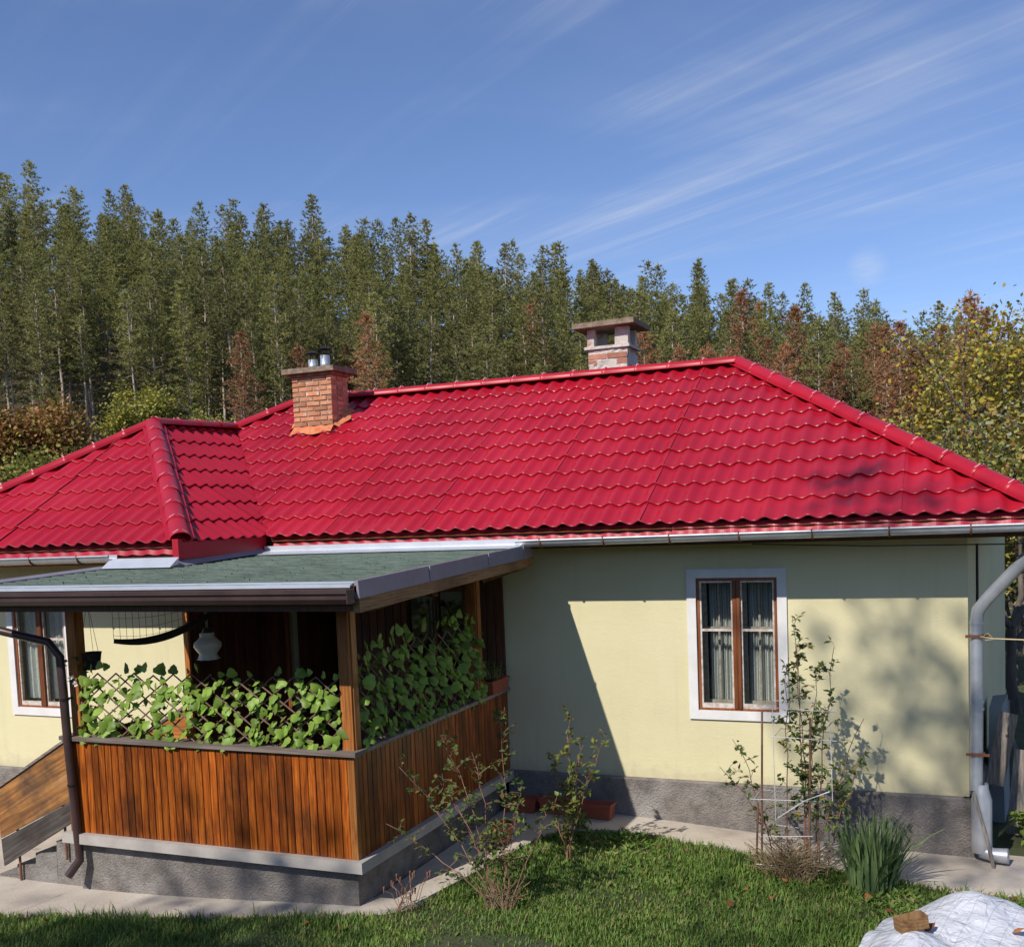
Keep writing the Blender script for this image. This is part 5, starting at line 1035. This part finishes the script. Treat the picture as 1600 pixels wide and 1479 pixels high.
yt2 = broadleaf(302, 6.2, 1.6, 2.6, ['l2', 'l3', 'l5', 'l4'], [5, 2.0, 2.5, 1], 9000, .11, .28, .11, 1.0)
place_tree('yellowing_tree', yt2, 6.9, 11.4, 1.0, 2.0, 'olive and yellow tree at the right edge of the picture', 'tree', None)
gt = broadleaf(303, 4.6, .9, 1.9, ['l5', 'l2', 'l1'], [5, 3, 2], 9000, .10, .24, .09, 1.1)
place_tree('grey_leaved_bush', gt, 4.3, 10.8, 1.0, 1.0, 'grey-green bush just behind the right hip of the roof', 'bush', None)
ft = broadleaf(304, 4.3, 1.3, 1.9, ['l2', 'l1', 'l4', 'l3'], [3, 4, 2, 1], 4200, .09, .26, .10, 1.1)
place_tree('fruit_tree', ft, 5.05, 7.0, 1.0, .3, 'dark branched fruit tree beyond the right corner of the house', 'tree', None)
ft2 = broadleaf(305, 3.4, .6, 1.7, ['l2', 'l1', 'l4'], [3, 4, 2], 5000, .09, .24, .08, 1.1)
place_tree('garden_shrub', ft2, 5.15, 9.6, 1.0, .9, 'olive shrub far behind the leaning planks', 'bush', None)
place_tree('garden_shrub', ft2, 5.6, 13.5, 1.15, 2.9, 'larger shrub at the back of the yard on the right', 'bush', None)
SH = [broadleaf(310, 4.6, .5, 2.5, ['l2', 'l1', 'l4'], [5, 4, .8], 6500, .22, .38, .1), broadleaf(311, 5.4, .6, 2.4, ['l1', 'l2', 'l5'], [5, 4, 1], 6500, .22, .38, .1), broadleaf(312, 5.2, .5, 2.4, ['l4', 'pd', 'l2'], [5, 2, 2], 6000, .22, .38, .1), broadleaf(313, 7.5, 2.2, 2.4, ['l1', 'l2', 'l3'], [4, 4, .8], 7000, .22, .42, .12)]
NM = ['yellow-green rounded shrub below the left end of the wood', 'green shrub below the left end of the wood', 'brown autumn shrub below the left end of the wood', 'small green broadleaf tree in front of the pine trunks']
for k, (th, r_, sh, s) in enumerate(((.86, 46, 0, 1.0), (.82, 49, 1, .85), (.78, 47, 0, .9), (.74, 50, 0, .8), (.70, 53, 1, .7), (.865, 57, 2, .95), (.84, 63, 2, 1.15), (.80, 57, 0, 1.05), (.755, 58, 1, .9), (.88, 64, 3, 1.1), (.80, 64, 2, 1.2), (.655, 63, 3, .80), (.69, 61, 1, .9), (.62, 62, 0, .8), (.57, 62, 1, .7), (.52, 63, 0, .7), (.84, 51, 2, .85), (.72, 66, 3, .9), (.45, 62, 1, .7), (.36, 62, 0, .7))):
    place_tree('shrub' if sh < 3 else 'broadleaf_tree', SH[sh], 4.28-math.sin(th)*r_, -10+math.cos(th)*r_, s, rr.uniform(0, 6.28), NM[sh], 'bush' if sh < 3 else 'tree', ['yellow-green shrubs by the wood', 'green shrubs by the wood', 'brown shrubs by the wood', 'broadleaf trees by the wood'][sh])
sn = MB(); sn.tube([(0, 0, -.3), (.05, 0, 1.2), (-.03, .05, 2.6)], [.24, .21, .17], 9); xs_, ys_ = 4.28-math.sin(.733)*46, -10+math.cos(.733)*46
so_ = put('tree_stump', mesh_of(sn, 'tree_stump', M['bark'], (0, 0, 0), True), None, (xs_, ys_, g(xs_, ys_)), None, 1.0); tag(so_, 'pale broken trunk standing up just behind the roof hip at the left', 'tree stump')
# brushwood under the pines
tris = []; mi = []; rb = random.Random(91)
for i in range(42000):
    th = rb.uniform(-.12, .92); r_ = rb.uniform(60, 112); x, y = 4.28-math.sin(th)*r_, -10+math.cos(th)*r_; o = Vector((x, y, g(x, y)+rb.random()**2*(1.9 if r_ < 88 else 4.5))); d = Vector((rb.uniform(-1, 1), rb.uniform(-1, 1), rb.uniform(-.2, 1))).normalized()*rb.uniform(.25, .6); sd = d.cross(Vector((rb.uniform(-1, 1), rb.uniform(-1, 1), .3))).normalized()*rb.uniform(.05, .12); tris += [o-sd, o+sd, o+d]; mi.append(rb.choices((0, 1, 2), (4, 2, 3))[0])
o = bpy.data.objects.new('brushwood', crown_mesh(tris, ['l1', 'l4', 'pb'], mi, 'brushwood')); COL.objects.link(o); tag(o, 'low brushwood under the hillside pines', 'undergrowth', kind='stuff')
# trees standing behind the photographer, their shade falls on the lawn and the wall
big = broadleaf(320, 12.5, 4.0, 3.4, ['l1', 'l2'], [4, 3], 14000, .24, .45, .22, .9)
for x, y, s, lab in ((-6.4, -23.1, 1.05, 'leafy tree behind the camera shading the left of the lawn'), (-4.9, -23.6, .95, 'leafy tree behind the camera shading the bottom of the lawn')):
    place_tree('garden_tree', big, x, y, s, x, lab, 'tree', None)
slim = broadleaf(321, 16.4, 6.0, .80, ['l1', 'l2'], [4, 3], 520, .18, .26, .08, .7)
place_tree('slender_tree', slim, -1.2, -16.2, 1.0, .6, 'tall slender tree behind the camera whose shade dapples the wall', 'tree', None)
